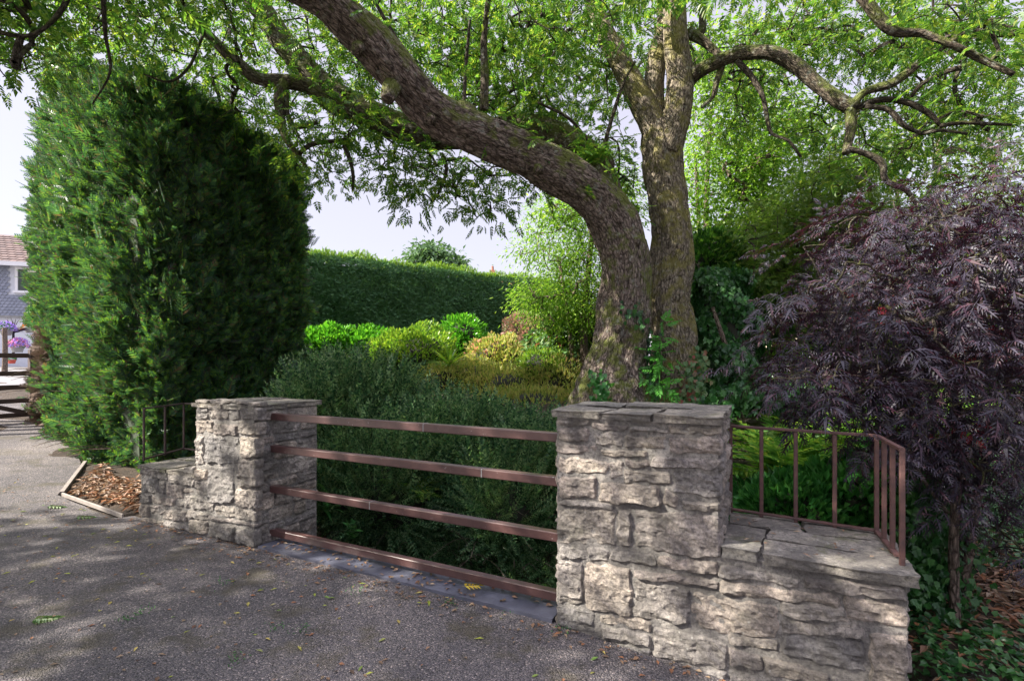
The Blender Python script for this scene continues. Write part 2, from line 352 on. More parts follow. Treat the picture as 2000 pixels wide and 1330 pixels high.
def barkmat(name, a, bb, moss, mossamt, lich=.4):
    m, n, b = newmat(name)
    at = n.nodes.new('ShaderNodeAttribute'); at.attribute_name = 'bk'
    mp = n.nodes.new('ShaderNodeMapping'); mp.inputs['Scale'].default_value = (13, 13, 4.2); n.links.new(at.outputs['Vector'], mp.inputs[0])
    r1 = tex(n, 'Noise', mp.outputs[0], 3.2, Detail=8., Roughness=.62, Distortion=.6)
    vr = tex(n, 'Voronoi', mp.outputs[0], 4.5)
    col = ramp(n, r1.outputs['Fac'], [(.35, bb), (.5, tuple((x+y)/2 for x, y in zip(a, bb))), (.62, a)])
    ve = tex(n, 'Voronoi', mp.outputs[0], 2.6); ve.feature = 'DISTANCE_TO_EDGE'
    col = mixc(n, 1., col, ramp(n, ve.outputs['Distance'], [(0., (.35, .33, .32)), (.16, (1.05, 1.05, 1.05)), (.5, (1.25, 1.22, 1.2))]), 'MULTIPLY')
    c = objco(n); g = n.nodes.new('ShaderNodeNewGeometry'); sx = n.nodes.new('ShaderNodeSeparateXYZ'); n.links.new(g.outputs['Normal'], sx.inputs[0])
    mn = tex(n, 'Noise', c, 4.5, Detail=8., Roughness=.7)
    ad = n.nodes.new('ShaderNodeMath'); ad.operation = 'MULTIPLY_ADD'; n.links.new(sx.outputs[2], ad.inputs[0]); ad.inputs[1].default_value = .14; n.links.new(mn.outputs['Fac'], ad.inputs[2])
    mf = ramp(n, ad.outputs[0], [(.60-.12*mossamt, (0, 0, 0)), (.72-.12*mossamt, (.85, .85, .85))])
    col = mixc(n, mf, col, moss)
    lf = ramp(n, tex(n, 'Noise', c, 14., Detail=5., Roughness=.6).outputs['Fac'], [(.58, (0, 0, 0)), (.66, (lich, lich, lich))])
    col = mixc(n, lf, col, (.38, .40, .34))
    n.links.new(col, b.inputs['Base Color']); b.inputs['Roughness'].default_value = .9; b.inputs['Specular IOR Level'].default_value = .2
    p1 = bump(n, b, r1.outputs['Fac'], 1., .06); p1 = bump(n, b, ve.outputs['Distance'], .8, .04, p1); bump(n, b, tex(n, 'Noise', c, 60., Detail=6.).outputs['Fac'], .5, .01, p1)
    return m
M['bark'] = barkmat('ash_bark', (.34, .275, .23), (.065, .05, .042), (.13, .155, .03), 1.0)
M['bark2'] = barkmat('mossy_bark', (.40, .34, .26), (.09, .072, .055), (.22, .20, .06), 1.1, .3)
M['limb'] = barkmat('limb_bark', (.19, .155, .115), (.05, .042, .032), (.10, .125, .025), 1.1, .6)
M['thinbark'] = barkmat('thin_branch_bark', (.12, .10, .075), (.04, .034, .028), (.10, .11, .03), .3, .3)
M['palebark'] = barkmat('pale_stem_bark', (.30, .23, .19), (.12, .09, .07), (.12, .12, .05), .0, .2)
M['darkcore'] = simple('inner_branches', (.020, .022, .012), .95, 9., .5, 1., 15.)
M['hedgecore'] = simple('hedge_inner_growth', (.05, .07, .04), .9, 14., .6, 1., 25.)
M['white'] = simple('white_paint', (.78, .78, .80), .5, 3., .06, .05)
M['render'] = simple('white_render', (.62, .64, .70), .85, 3., .08, .1)
M['cream'] = simple('cream_wall', (.70, .60, .48), .85, 3., .15, .1)
m, n, b = newmat('window_glass'); b.inputs['Base Color'].default_value = (.05, .07, .06, 1); b.inputs['Roughness'].default_value = .08; M['glass'] = m
M['red'] = simple('terracotta_red', (.55, .08, .05), .5)
M['terra'] = simple('terracotta_tile', (.38, .16, .10), .8, 6., .4)
M['pot'] = simple('grey_pot', (.3, .3, .3), .7)
M['purplef'] = leafmat('purple_petals', [(.30, .20, .60), (.40, .28, .70), (.22, .14, .5)], .3, 1.1, .6, tint=(1, .9, 1))
M['pinkf'] = leafmat('pink_petals', [(.75, .22, .45), (.8, .4, .55), (.7, .15, .3)], .3, 1.1, .6, tint=(1, .8, .9))
M['orangef'] = leafmat('orange_petals', [(.75, .2, .05), (.8, .35, .05), (.6, .1, .05)], .3, 1.1, .6, tint=(1, .8, .6))
# roof tiles and hung slates (real small geometry, one colour each)
M['rooftile'] = leafmat('brown_roof_tiles', [(.13, .095, .09), (.17, .12, .11), (.10, .075, .075)], 0., 1, .8)
M['slate'] = leafmat('grey_hung_slates', [(.24, .26, .32), (.28, .30, .37), (.21, .23, .29)], 0., 1, .6)

# ------------------------------------------------------------------ the wall frame and terrain
O2 = np.array([-2.14, 4.25]); U2 = np.array([.89, -.456]); N2 = np.array([.456, .89])
U3 = np.array([.89, -.456, 0]); N3 = np.array([.456, .89, 0]); Z3 = np.array([0, 0, 1.])
def W(s, t, z=0.): return np.array([O2[0]+U2[0]*s+N2[0]*t, O2[1]+U2[1]*s+N2[1]*t, z])
def st_of(x, y): return (x+2.14)*.89-(y-4.25)*.456, (x+2.14)*.456+(y-4.25)*.89
def px2s(px, t=0.):
    k = (px-1000)/F; ox, oy = O2+N2*t; return (k*oy-ox)/(U2[0]-k*U2[1])
def px2sz(px, py, t=0.):
    s = px2s(px, t); Y = (O2+N2*t+U2*s)[1]; return s, EYE+(HOR-py)/F*Y
def sm(a, b, x): t = np.clip((x-a)/(b-a), 0, 1); return t*t*(3-2*t)
def zdrive(x, y):
    x = np.asarray(x, float); y = np.asarray(y, float); s, t = st_of(x, y)
    a = np.maximum(0, -x-4); z = .45*(np.minimum(a, 5)/5)**1.5
    z = z+np.where(x < -9, .9*(1-np.exp(-(np.maximum(0, -x-9))*.15)), 0)
    return z-.064*np.maximum(0, np.minimum(s, 7)-2.7)*sm(9, 3, y)
def zground(x, y):
    x = np.asarray(x, float); y = np.asarray(y, float); s, t = st_of(x, y); d = zdrive(x, y)
    z1 = np.interp(t, [.3, .45, 1.1, 3.0, 5.0, 9, 30], [-.05, -1.0, -1.0, .55, .85, 1.0, 1.0])
    z2 = np.interp(t, [.3, .62, 1.2, 2.0, 4.0, 7, 12, 30], [-.05, -.9, -.95, -.45, -.1, .3, .8, 1.0])
    z3 = np.interp(t, [-2, 0, 2, 4, 8, 30], [-.30, -.28, -.25, -.1, .3, 1.0])
    wr = sm(2.4, 3.8, s); z = z1*(1-wr)+z2*wr
    w3 = sm(4.42, 4.7, s); z = z*(1-w3)+z3*w3
    wl = sm(-2.7, -1.9, s); z = d*(1-wl)+z*wl
    front = sm(.35, .25, t)*(1-w3); z = z*(1-front)+d*front
    return z
def gh(x, y): return float(zground(x, y))
def nonuni(a, b, n, c, k):
    u = np.linspace(-1, 1, n); lo, hi = c-a, b-c
    f = np.sign(u)*(np.abs(u)*k+(1-k)*np.abs(u)**5); return np.where(u < 0, c+f*lo, c+f*hi)
gx = nonuni(-300, 300, 261, 0, .05); gy = nonuni(-200, 600, 261, 5, .03)
gx = np.unique(np.concatenate([gx, np.arange(-6, 7, .12)])); gy = np.unique(np.concatenate([gy, np.arange(0, 12, .12)]))
X, Yg = np.meshgrid(gx, gy); Zg = zground(X, Yg)
s_, t_ = st_of(X, Yg)
Zg = Zg-.035*((t_ < .15) & (s_ < 4.3))
Zg = Zg+((t_ > .7) | (s_ > 4.6))*np.vectorize(lambda a, b: mnoise.noise(Vector((a*1.3, b*1.3, 0)))*.06)(X, Yg)
ny, nx = X.shape; ii = np.arange(ny-1)[:, None]*nx+np.arange(nx-1)[None]
Fg = np.stack([ii, ii+1, ii+nx+1, ii+nx], -1).reshape(-1, 4)
tagp(mesh_obj('ground', np.stack([X, Yg, Zg], -1).reshape(-1, 3), Fg, M['soil'], smooth=True), kind='structure')
# driveway: ruled sheet between its edge along the wall and kerbs, and the far front
E = np.array([W(9, -2.5)[:2], W(6.2, -1.6)[:2], W(4.9, -.35)[:2], W(4.45, -.02)[:2], W(3, .02)[:2], W(1, .02)[:2], W(-1, .02)[:2], W(-1.85, .02)[:2], (-3.95, 5.06), (-5.1, 5.75), (-5.5, 6.4), (-6.05, 7.2), (-7.2, 8.25), (-8.6, 9.35), (-9.6, 10.2), (-11.0, 12.0)])
F2 = np.array([(9, -9), (7, -9), (5, -9), (4, -9), (2, -9), (0, -9), (-2, -9), (-5, -8), (-8, -7), (-11, -5), (-12, -3), (-12, 0), (-12, 3), (-12.2, 5), (-12.3, 8), (-12.4, 11)], float)
def dens(A, k):
    out = []
    for i in range(len(A)-1): out += [A[i]+(A[i+1]-A[i])*j/k for j in range(k)]
    return np.array(out+[A[-1]])
Ed, Fd = dens(E, 8), dens(F2, 8); tt = np.linspace(0, 1, 90)**1.3
G = Ed[:, None]*(1-tt)[None, :, None]+Fd[:, None]*tt[None, :, None]
G[1:-1, 0] += rng.normal(0, .006, (len(Ed)-2, 2))
Zd = zdrive(G[..., 0], G[..., 1])+.004
Zd += np.vectorize(lambda a, b: mnoise.noise(Vector((a*1.1, b*1.1, 3)))*.008)(G[..., 0], G[..., 1])
a, bb = G.shape[:2]; ii = np.arange(a-1)[:, None]*bb+np.arange(bb-1)[None]
Fdv = np.stack([ii, ii+bb, ii+bb+1, ii+1], -1).reshape(-1, 4)
tagp(mesh_obj('driveway', np.concatenate([G, Zd[..., None]], -1).reshape(-1, 3), Fdv, M['asphalt'], smooth=True), kind='structure')
rx = np.linspace(-80, -12.6, 60); ry = np.linspace(-20, 60, 60); X, Yr = np.meshgrid(rx, ry)
ii = np.arange(59)[:, None]*60+np.arange(59)[None]
tagp(mesh_obj('road', np.stack([X, Yr, zdrive(X, Yr)+.012], -1).reshape(-1, 3), np.stack([ii, ii+1, ii+61, ii+60], -1).reshape(-1, 4), M['road'], smooth=True), kind='structure')

# ------------------------------------------------------------------ stone walls
def stone(acc, quad, org, u, nout, depth=.022, seed=0, res=.014, gap=.006):
    """quad: 4 (a,z) corners tl,tr,br,bl on plane org + a*u + z*Z, bulging along nout"""
    q = np.array(quad, float); c = q.mean(0); w = (np.linalg.norm(q[1]-q[0])+np.linalg.norm(q[2]-q[3]))/2; h = (abs(q[0, 1]-q[3, 1])+abs(q[1, 1]-q[2, 1]))/2
    q = c+(q-c)*np.array([max(.5, 1-2*gap/w), max(.5, 1-2*gap/h)])
    nu, nv = max(6, int(w/res)), max(5, int(h/res))
    a = np.linspace(0, 1, nu+1); b = np.linspace(0, 1, nv+1); A, B = np.meshgrid(a, b)
    # round corners in parameter space
    e = 1-.16*min(1, .05/min(w, h)*1.6); 
    aa, bbb = A*2-1, B*2-1
    A2 = aa*(1-.05*bbb**8); B2 = bbb*(1-.05*aa**8)
    A_, B_ = (A2+1)/2, (B2+1)/2
    P2 = (q[0]*((1-A_)*(1-B_))[..., None]+q[1]*(A_*(1-B_))[..., None]+q[2]*(A_*B_)[..., None]+q[3]*((1-A_)*B_)[..., None])
    ed = np.minimum(np.minimum(A, 1-A)*w, np.minimum(B, 1-B)*h)
    H = depth*(1-np.exp(-ed/.004))
    sx, tl = rng.normal(0, .025), rng.normal(0, .035)
    H = H+(A-.5)*w*sx+(B-.5)*h*tl
    for i in range(nv+1):
        for j in range(nu+1):
            x, z = P2[i, j]; v = Vector((x*7+seed*3.1, z*9, seed))
            n1 = mnoise.noise(v); n2 = mnoise.noise(v*3.2); n3 = mnoise.noise(Vector((x*5+seed, z*40, seed*2.)))
            rg = .5-abs(mnoise.noise(v*1.7+Vector((3, 1, seed)))); rg2 = .5-abs(mnoise.noise(v*4.1))
            H[i, j] += (.008*n1+.005*n2+.005*n3+.022*(rg-.35)+.010*(rg2-.35)+.004*mnoise.noise(v*9.))*min(1, ed[i, j]/.012+.15)
            if ed[i, j] < .012:
                P2[i, j, 0] += .018*mnoise.noise(Vector((x*16, z*16, seed+5.))); P2[i, j, 1] += .018*mnoise.noise(Vector((x*14, z*14, seed+9.)))
    V = org+P2[..., 0:1]*u+P2[..., 1:2]*Z3+H[..., None]*nout
    ed_i = [(0, j) for j in range(nu+1)]+[(i, nu) for i in range(1, nv+1)]+[(nv, j) for j in range(nu-1, -1, -1)]+[(i, 0) for i in range(nv-1, 0, -1)]
    ring = np.array([V[i, j] for i, j in ed_i])-nout*.05
    Vf = np.vstack([V.reshape(-1, 3), ring]); m0 = (nu+1)*(nv+1); L = len(ed_i)
    ii = np.arange(nv)[:, None]*(nu+1)+np.arange(nu)[None]
    Fq = np.stack([ii, ii+nu+1, ii+nu+2, ii+1], -1).reshape(-1, 4)
    idx = [i*(nu+1)+j for i, j in ed_i]
    Fs = np.array([[idx[k], idx[(k+1) % L], m0+(k+1) % L, m0+k] for k in range(L)])
    acc.add(Vf, Fq, Fs)
def courses(acc, org, u, nout, a0, a1, z0, z1, seed=0, hmin=.07, hmax=.17, wmin=.13, wmax=.36, depth=.018):
    r = random.Random(seed); z = z0; k = seed*50
    while z < z1-.03:
        h = min(r.uniform(hmin, hmax), z1-z);
        if z1-(z+h) < .04: h = z1-z
        a = a0; sl = r.uniform(-.012, .012)
        while a < a1-.02:
            wd = r.uniform(wmin, wmax)
            if a1-(a+wd) < .08: wd = a1-a
            j = [r.uniform(-.008, .008) for _ in range(4)]
            if h > .13 and r.random() < .3:
                m_ = z+h*r.uniform(.4, .6)
                stone(acc, [(a, z+h), (a+wd, z+h), (a+wd, m_+.004), (a, m_+.004)], org, u, nout, depth, k); k += 1
                stone(acc, [(a, m_-.004), (a+wd, m_-.004), (a+wd, z), (a, z)], org, u, nout, depth, k)
            else:
                stone(acc, [(a, z+h+j[0]), (a+wd, z+h+j[1]), (a+wd, z+j[2]), (a, z+j[3])], org, u, nout, depth*r.uniform(.6, 1.4), k)
            a += wd; k += 1
        z += h
def slab(acc, quad, z0, z1, seed=0, res=.03, over=.012):
    """quad in (s,t): four corners, irregular layered edge"""
    q = np.array(quad, float)
    w = np.linalg.norm(q[1]-q[0]); h = np.linalg.norm(q[3]-q[0]); nu, nv = max(5, int(w/res)), max(4, int(h/res))
    A, B = np.meshgrid(np.linspace(0, 1, nu+1), np.linspace(0, 1, nv+1))
    Q = q[0]*((1-A)*(1-B))[..., None]+q[1]*(A*(1-B))[..., None]+q[2]*(A*B)[..., None]+q[3]*((1-A)*B)[..., None]
    ed_i = [(0, j) for j in range(nu+1)]+[(i, nu) for i in range(1, nv+1)]+[(nv, j) for j in range(nu-1, -1, -1)]+[(i, 0) for i in range(nv-1, 0, -1)]
    c = q.mean(0); Vt = np.zeros((nv+1, nu+1, 3)); ring = set(ed_i)
    for i in range(nv+1):
        for j in range(nu+1):
            s, t = Q[i, j]
            if (i, j) in ring:
                d = (Q[i, j]-c); d = d/np.linalg.norm(d)
                k = .016*mnoise.noise(Vector((s*9, t*9, seed)))+.010*mnoise.noise(Vector((s*30, t*30, seed)))-.006
                s, t = s+d[0]*k, t+d[1]*k
            zz = z1+.006*mnoise.noise(Vector((s*5, t*5, seed)))+.003*mnoise.noise(Vector((s*18, t*18, seed)))+(.004*round(2*mnoise.noise(Vector((s*3, t*3, seed+7)))))
            Vt[i, j] = W(s, t, zz)
    loops = []; L = len(ed_i); cw = W(*c, 0)
    for lv in (0, .3, .6, 1.):
        ringv = []
        for k, (i, j) in enumerate(ed_i):
            p = Vt[i, j].copy(); d = p-cw; d[2] = 0; d /= np.linalg.norm(d)
            off = .012*mnoise.noise(Vector((p[0]*12, p[1]*12, lv*6+seed)))+(-.006 if lv else 0)
            p[2] = p[2]*(1-lv)+z0*lv; ringv.append(p+d*off if lv else p)
        loops.append(np.array(ringv))
    m0 = (nu+1)*(nv+1); V = np.vstack([Vt.reshape(-1, 3)]+loops[1:]+[cw[None]+[0, 0, z0]])
    ii = np.arange(nv)[:, None]*(nu+1)+np.arange(nu)[None]; Fq = np.stack([ii, ii+1, ii+nu+2, ii+nu+1], -1).reshape(-1, 4)
    idx = [[i*(nu+1)+j for i, j in ed_i]]+[[m0+l*L+k for k in range(L)] for l in range(3)]
    Fs = [[idx[l][k], idx[l+1][k], idx[l+1][(k+1) % L], idx[l][(k+1) % L]] for l in range(3) for k in range(L)]
    Ft = [[m0+2*L+k, m0+3*L, m0+2*L+(k+1) % L] for k in range(L)]
    acc.add(V, Fq, np.array(Fs), np.array(Ft))
OR = W(0, 0)
def traced(acc, lst, ox, oy, sc, depth, seed0):
    for k, (xl, ytl, ybl, xr, ytr, ybr) in enumerate(lst):
        c = [px2sz(ox+x*sc, oy+y*sc) for x, y in ((xl, ytl), (xr, ytr), (xr, ybr), (xl, ybl))]
        stone(acc, c, OR, U3, -N3, depth*(.45+.75*random.random()), seed0+k, gap=.003, res=.010)
SR0, SR1, SR2 = px2s(1089), px2s(1402), px2s(1772)
TOPR, LOWR = 1.225, .565
rw = thing('stone_wall', 'rubble stone wall in the right foreground, tall pier on its left stepping down to a low slab-topped end', 'stone wall', W(3.5, .3, -.05))
st = Acc()
RS = [(92,138,168,240,140,172),(250,142,184,420,160,194),(420,160,196,600,180,205),(604,165,208,835,170,210),(92,175,240,240,180,242),(258,193,252,398,196,262),(400,205,270,590,212,276),(600,214,292,838,215,300),
(92,248,294,275,252,303),(283,268,303,500,278,314),(92,303,388,322,322,388),(326,322,404,390,322,408),(395,316,353,512,323,358),(515,304,362,838,308,368),(392,360,428,610,372,438),(612,378,470,838,385,502),
(92,396,496,272,396,502),(280,414,522,566,436,534),(570,446,534,650,486,540),(655,506,556,836,508,560),(92,502,534,354,512,542),(92,540,706,356,540,714),(362,546,708,434,556,718),(440,546,722,836,572,782),
(92,714,772,222,720,774),(226,722,782,326,728,788),(330,732,780,545,748,812),(545,752,812,826,784,846),(92,778,878,208,782,966),(212,784,1004,432,812,1038),(436,814,856,822,866,916),(436,868,1044,694,906,1070),
(92,884,984,206,890,978),(90,990,1084,262,1008,1110),(698,912,1090,1100,990,1140),(286,1018,1062,522,1046,1110),(286,1068,1134,520,1112,1172),(525,1078,1214,868,1146,1278),(868,1100,1160,1104,1142,1200),(872,1170,1250,1030,1210,1290),
(826,792,856,1200,858,912),(826,868,938,1384,930,990),(1205,852,912,1690,898,966),(1104,962,1040,1424,992,1066),(1388,932,1040,1692,982,1100),(1106,1044,1106,1502,1074,1136),(1108,1112,1206,1500,1140,1300),(1506,1108,1340,1690,1112,1420),
(1034,1212,1290,1340,1290,1370),(270,1140,1190,520,1180,1240),(525,1222,1290,870,1285,1360),(874,1296,1370,1330,1376,1470),(1340,1310,1480,1500,1312,1520)]
traced(st, RS, 1050, 760, .42857, .024, 100)
courses(st, W(SR1, 0), N3, U3, .0, .62, LOWR+.04, TOPR, 31, wmin=.16, wmax=.34)
courses(st, W(SR2, 0), N3, U3, .0, .62, -.3, LOWR, 32)
courses(st, W(SR1, .62), -U3, N3, .0, SR1-SR0, LOWR+.04, TOPR, 33)
courses(st, W(SR2, .62), -U3, N3, .0, SR2-SR0, -.9, LOWR, 34)
courses(st, W(SR0, .62), -N3, -U3, .0, .62, -.02, TOPR, 35)
st.build('stonework', M['stone'], rw, smooth=False)
co = Acc(); mi = -.001
co.box(W((SR0+SR1)/2, .31, (TOPR+LOWR)/2), U3*((SR1-SR0)/2-mi), N3*(.31-mi), Z3*(TOPR-LOWR-.004)/2)
co.box(W((SR0+SR2)/2, .31, (LOWR-1.1)/2), U3*((SR2-SR0)/2-mi-.001), N3*(.31-mi-.001), Z3*(LOWR+1.1)/2)
co.build('mortar', M['mortar'], rw)
cp = Acc()
e = .035
slab(cp, [(SR0-e, -e), (SR0+.27, -e-.005), (SR0+.30, .22), (SR0-e+.01, .26)], TOPR, TOPR+.042, 1)
slab(cp, [(SR0+.277, -e), (SR0+.55, -e), (SR0+.56, .33), (SR0+.306, .30)], TOPR, TOPR+.036, 2)
slab(cp, [(SR0+.557, -e-.01), (SR1+.03, -e), (SR1+.03, .30), (SR0+.568, .32)], TOPR, TOPR+.040, 3)
slab(cp, [(SR0-e, .268), (SR0+.30, .31), (SR0+.28, .66), (SR0-e, .65)], TOPR, TOPR+.044, 4)
slab(cp, [(SR0+.308, .34), (SR1+.03, .31), (SR1+.025, .66), (SR0+.288, .66)], TOPR, TOPR+.05, 5)
slab(cp, [(SR1+.012, -.03), (SR1+.19, -.035), (SR1+.20, .14), (SR1+.012, .15)], LOWR-.005, LOWR+.05, 6)
slab(cp, [(SR1+.20, -.04), (SR2+.05, -.03), (SR2+.045, .20), (SR1+.21, .20)], LOWR-.002, LOWR+.045, 7)
slab(cp, [(SR1+.012, .16), (SR1+.20, .155), (SR1+.22, .40), (SR1+.012, .42)], LOWR, LOWR+.040, 8)
slab(cp, [(SR1+.215, .208), (SR2+.045, .208), (SR2+.04, .44), (SR1+.23, .42)], LOWR, LOWR+.047, 9)
slab(cp, [(SR1+.012, .43), (SR1+.40, .43), (SR1+.38, .68), (SR1+.012, .68)], LOWR, LOWR+.042, 10)
slab(cp, [(SR1+.41, .435), (SR2+.04, .45), (SR2+.03, .68), (SR1+.39, .68)], LOWR, LOWR+.046, 11)
cp.build('coping', M['slab'], rw, smooth=False)
# left wall
SL0, SL1 = px2s(276), px2s(384); TOPL, LOWL = 1.14, .50
lw = thing('stone_wall', 'rubble stone wall left of the brown rails, tall pier on its right with a low stub beside the conifer', 'stone wall', W(-1, .3, 0))
st = Acc()
LS = [(612,168,192,700,172,196),(704,162,190,872,166,192),(876,168,200,1035,184,212),(612,198,256,695,198,252),(612,256,294,695,256,296),(704,196,296,824,200,300),(828,198,296,900,204,300),(904,212,300,1034,222,306),
(612,300,392,724,302,384),(730,318,400,880,328,402),(886,306,392,1030,312,400),(612,398,586,668,400,592),(672,404,580,894,408,590),(898,402,548,1020,408,550),(888,550,738,1015,554,740),(690,590,836,862,600,848),(868,742,858,1010,748,890),
(738,845,910,1000,888,966),(690,918,946,1000,972,994),(574,938,1034,692,948,1040),(696,948,1052,864,990,1084),(868,998,1086,1000,1010,1136),
(252,600,656,324,608,662),(328,610,674,432,628,694),(432,640,706,604,662,738),(250,664,772,372,680,776),(376,690,780,412,694,786),(414,712,796,532,730,822),(534,742,770,598,752,780),(602,690,776,688,700,790),
(252,774,838,322,780,842),(326,790,846,478,806,862),(482,826,880,532,836,886),(536,776,872,734,828,898),(252,842,924,312,846,926),(316,850,906,402,860,914),(400,870,944,552,890,962),(556,882,938,692,904,950),
(262,928,970,404,950,990),(408,950,994,570,978,1020),(608,614,690,688,620,690),(530,600,650,604,606,658),(578,1042,1070,700,1052,1095),(704,1062,1090,860,1096,1130)]
traced(st, LS, 200, 730, .3008, .024, 300)
courses(st, W(0, 0), N3, U3, 0, .65, -.02, TOPL, 41)
courses(st, W(SL1, .65), -N3, -U3, 0, .65, LOWL, TOPL, 42)
courses(st, W(0, .65), -U3, N3, 0, -SL0, -.5, LOWL, 43)
courses(st, W(0, .65), -U3, N3, 0, -SL1, LOWL, TOPL, 44)
courses(st, W(SL0, .65), -N3, -U3, 0, .65, -.02, LOWL, 45)
st.build('stonework', M['stone'], lw, smooth=False)
co = Acc()
co.box(W(SL1/2, .325, (TOPL+LOWL)/2), U3*(-SL1/2-mi), N3*(.325-mi), Z3*(TOPL-LOWL-.004)/2)
co.box(W(SL0/2, .325, (LOWL-.8)/2), U3*(-SL0/2-mi-.001), N3*(.325-mi-.001), Z3*(LOWL+.8)/2)
co.build('mortar', M['mortar'], lw)
cp = Acc()
slab(cp, [(SL1-.04, -.03), (SL1+.40, -.04), (SL1+.42, .30), (SL1-.035, .28)], TOPL, TOPL+.035, 21)
slab(cp, [(SL1+.41, -.04), (.04, -.035), (.04, .31), (SL1+.43, .30)], TOPL, TOPL+.040, 22)
slab(cp, [(SL1-.035, .29), (SL1+.35, .31), (SL1+.35, .69), (SL1-.035, .69)], TOPL, TOPL+.045, 23)
slab(cp, [(SL1+.36, .312), (.045, .32), (.05, .69), (SL1+.358, .69)], TOPL, TOPL+.041, 24)
slab(cp, [(SL0-.03, -.02), (SL0+.45, -.03), (SL0+.46, .32), (SL0-.03, .33)], LOWL, LOWL+.035, 25)
slab(cp, [(SL0+.46, -.03), (SL1-.012, -.02), (SL1-.012, .34), (SL0+.47, .32)], LOWL, LOWL+.04, 26)
slab(cp, [(SL0-.03, .34), (SL1-.012, .35), (SL1-.012, .68), (SL0-.03, .68)], LOWL, LOWL+.038, 27)
cp.build('coping', M['slab'], lw)
# sill between the piers
a = Acc(); slab(a, [(.03, .0), (SR0-.03, .0), (SR0-.03, .24), (.03, .24)], -.12, .022, 51, res=.05)
tagp(a.build('sill_slab', M['sill'], origin=W(1.3, .1, 0)), 'long blue-grey slab on the ground under the lowest brown rail', 'slab')
a = Acc(); courses(a, W(SR0, .26), -U3, N3, 0, SR0, -1.0, -.1, 52); a.box(W(SR0/2, .16, -.56), U3*(SR0/2-.01), N3*.095, Z3*.43)
tagp(a.build('retaining_wall', M['oldstone'], origin=W(1.3, .2, -1)), 'low stone footing below the blue-grey slab between the piers', 'retaining wall')

# ------------------------------------------------------------------ rails
def bevbox(acc, c, u, v, w, b=.006):
    u, v, w = [np.array(x, float) for x in (u, v, w)]; lu, lv, lw_ = [np.linalg.norm(x) for x in (u, v, w)]
    prof = []
    for sx, sy in ((1, 1), (-1, 1), (-1, -1), (1, -1)):
        o = [(sx*(1-b/lv), sy), (sx, sy*(1-b/lw_))]
        prof += o[::-1] if sx*sy > 0 else o
    V = []; m = len(prof)
    for k in (-1, 1):
        V += [np.array(c)+k*u+x*v+y*w for x, y in prof]
    Fq = [[i, (i+1) % m, m+(i+1) % m, m+i] for i in range(m)]
    acc.add(V, Fq, [list(range(m))[::-1], [m+i for i in range(m)]])
rb = thing('rail_barrier', 'four brown painted metal rails spanning between the two stone piers', 'rail barrier', W(1.35, .18, 0))
for z in (1.075, .80, .455, .085):
    a = Acc(); bevbox(a, W(1.355, .175, z), U3*1.36, N3*.030, Z3*.029, .005)
    r_ = a.build('rail', M['rail'], rb)
# railings
def post(acc, p, h, r=.011, u=U3, v=N3):
    bevbox(acc, np.array(p)+Z3*h/2, Z3*h/2, u*r, v*r, .003)
def bar(acc, p, q, r=.012, rz=.008):
    p, q = np.array(p), np.array(q); d = q-p; L = np.linalg.norm(d); d = d/L; sv = norm(np.cross(d, Z3)); up = np.cross(sv, d)
    bevbox(acc, (p+q)/2, d*L/2, sv*r, up*rz, .002)
def gp(px, Y, z): return np.array([(px-1000)/F*Y, Y, z])
rl = thing('railing', 'rusty brown iron railing with eight uprights on the low right wall end', 'railing', W(SR1+.4, .6, LOWR))
zb, zt = LOWR+.065, 1.145
A0, A1, A2 = gp(1427, 3.19, 0), gp(1712, 2.78, 0), gp(1762, 2.36, 0)
a = Acc(); bar(a, A0+Z3*zt, A1+Z3*zt); a.build('top_rail', M['rust'], rl)
a = Acc(); bar(a, A1+Z3*zt, A2+Z3*(zt-.003)); a.build('top_rail', M['rust'], rl)
a = Acc(); bar(a, A0+Z3*zb, A1+Z3*zb, .014, .006); a.build('bottom_rail', M['rust'], rl)
a = Acc(); bar(a, A1+Z3*zb, A2+Z3*zb+(A1-A2)*.15, .014, .006); a.build('bottom_rail', M['rust'], rl)
for f in (.0, .235, .48, .74, 1.): 
    a = Acc(); p = A0+(A1-A0)*f; post(a, p+Z3*(zb-.02), zt-zb+.01); a.build('upright', M['rust'], rl)
for f in (.33, .66, 1.): 
    a = Acc(); p = A1+(A2-A1)*f; post(a, p+Z3*(zb-.04 if f > .5 else zb), zt-zb+(.03 if f > .5 else 0)); a.build('upright', M['rust'], rl)
a = Acc(); bevbox(a, A1+(A2-A1)*.70+Z3*(zb-.028), U3*.028, N3*.03, Z3*.010); a.build('foot_plate', M['rust'], rl)
rl2 = thing('railing', 'thin brown iron railing on the low left wall stub in front of the conifer', 'railing', W(SL0, .3, LOWL))
zb, zt = LOWL+.06, 1.07
B0, B1, B2 = W(px2s(281, .10)+.0, .10), W(px2s(359, .66), .66), W(SL1+.05, .66)
a = Acc(); bar(a, B0+Z3*zt, B1+Z3*zt); a.build('top_rail', M['darkiron'], rl2)
a = Acc(); bar(a, B0+Z3*zb, B1+Z3*zb); a.build('bottom_rail', M['darkiron'], rl2)
a = Acc(); bar(a, B1+Z3*zt, B2+Z3*zt); a.build('top_rail', M['darkiron'], rl2)
a = Acc(); bar(a, B1+Z3*zb, B2+Z3*zb); a.build('bottom_rail', M['darkiron'], rl2)
for p in (B0, B0+(B1-B0)*.5, B1, B1+(B2-B1)*.33, B1+(B2-B1)*.66):
    a = Acc(); post(a, p+Z3*(zb-.02), zt-zb+.01, .009); a.build('upright', M['darkiron'], rl2)

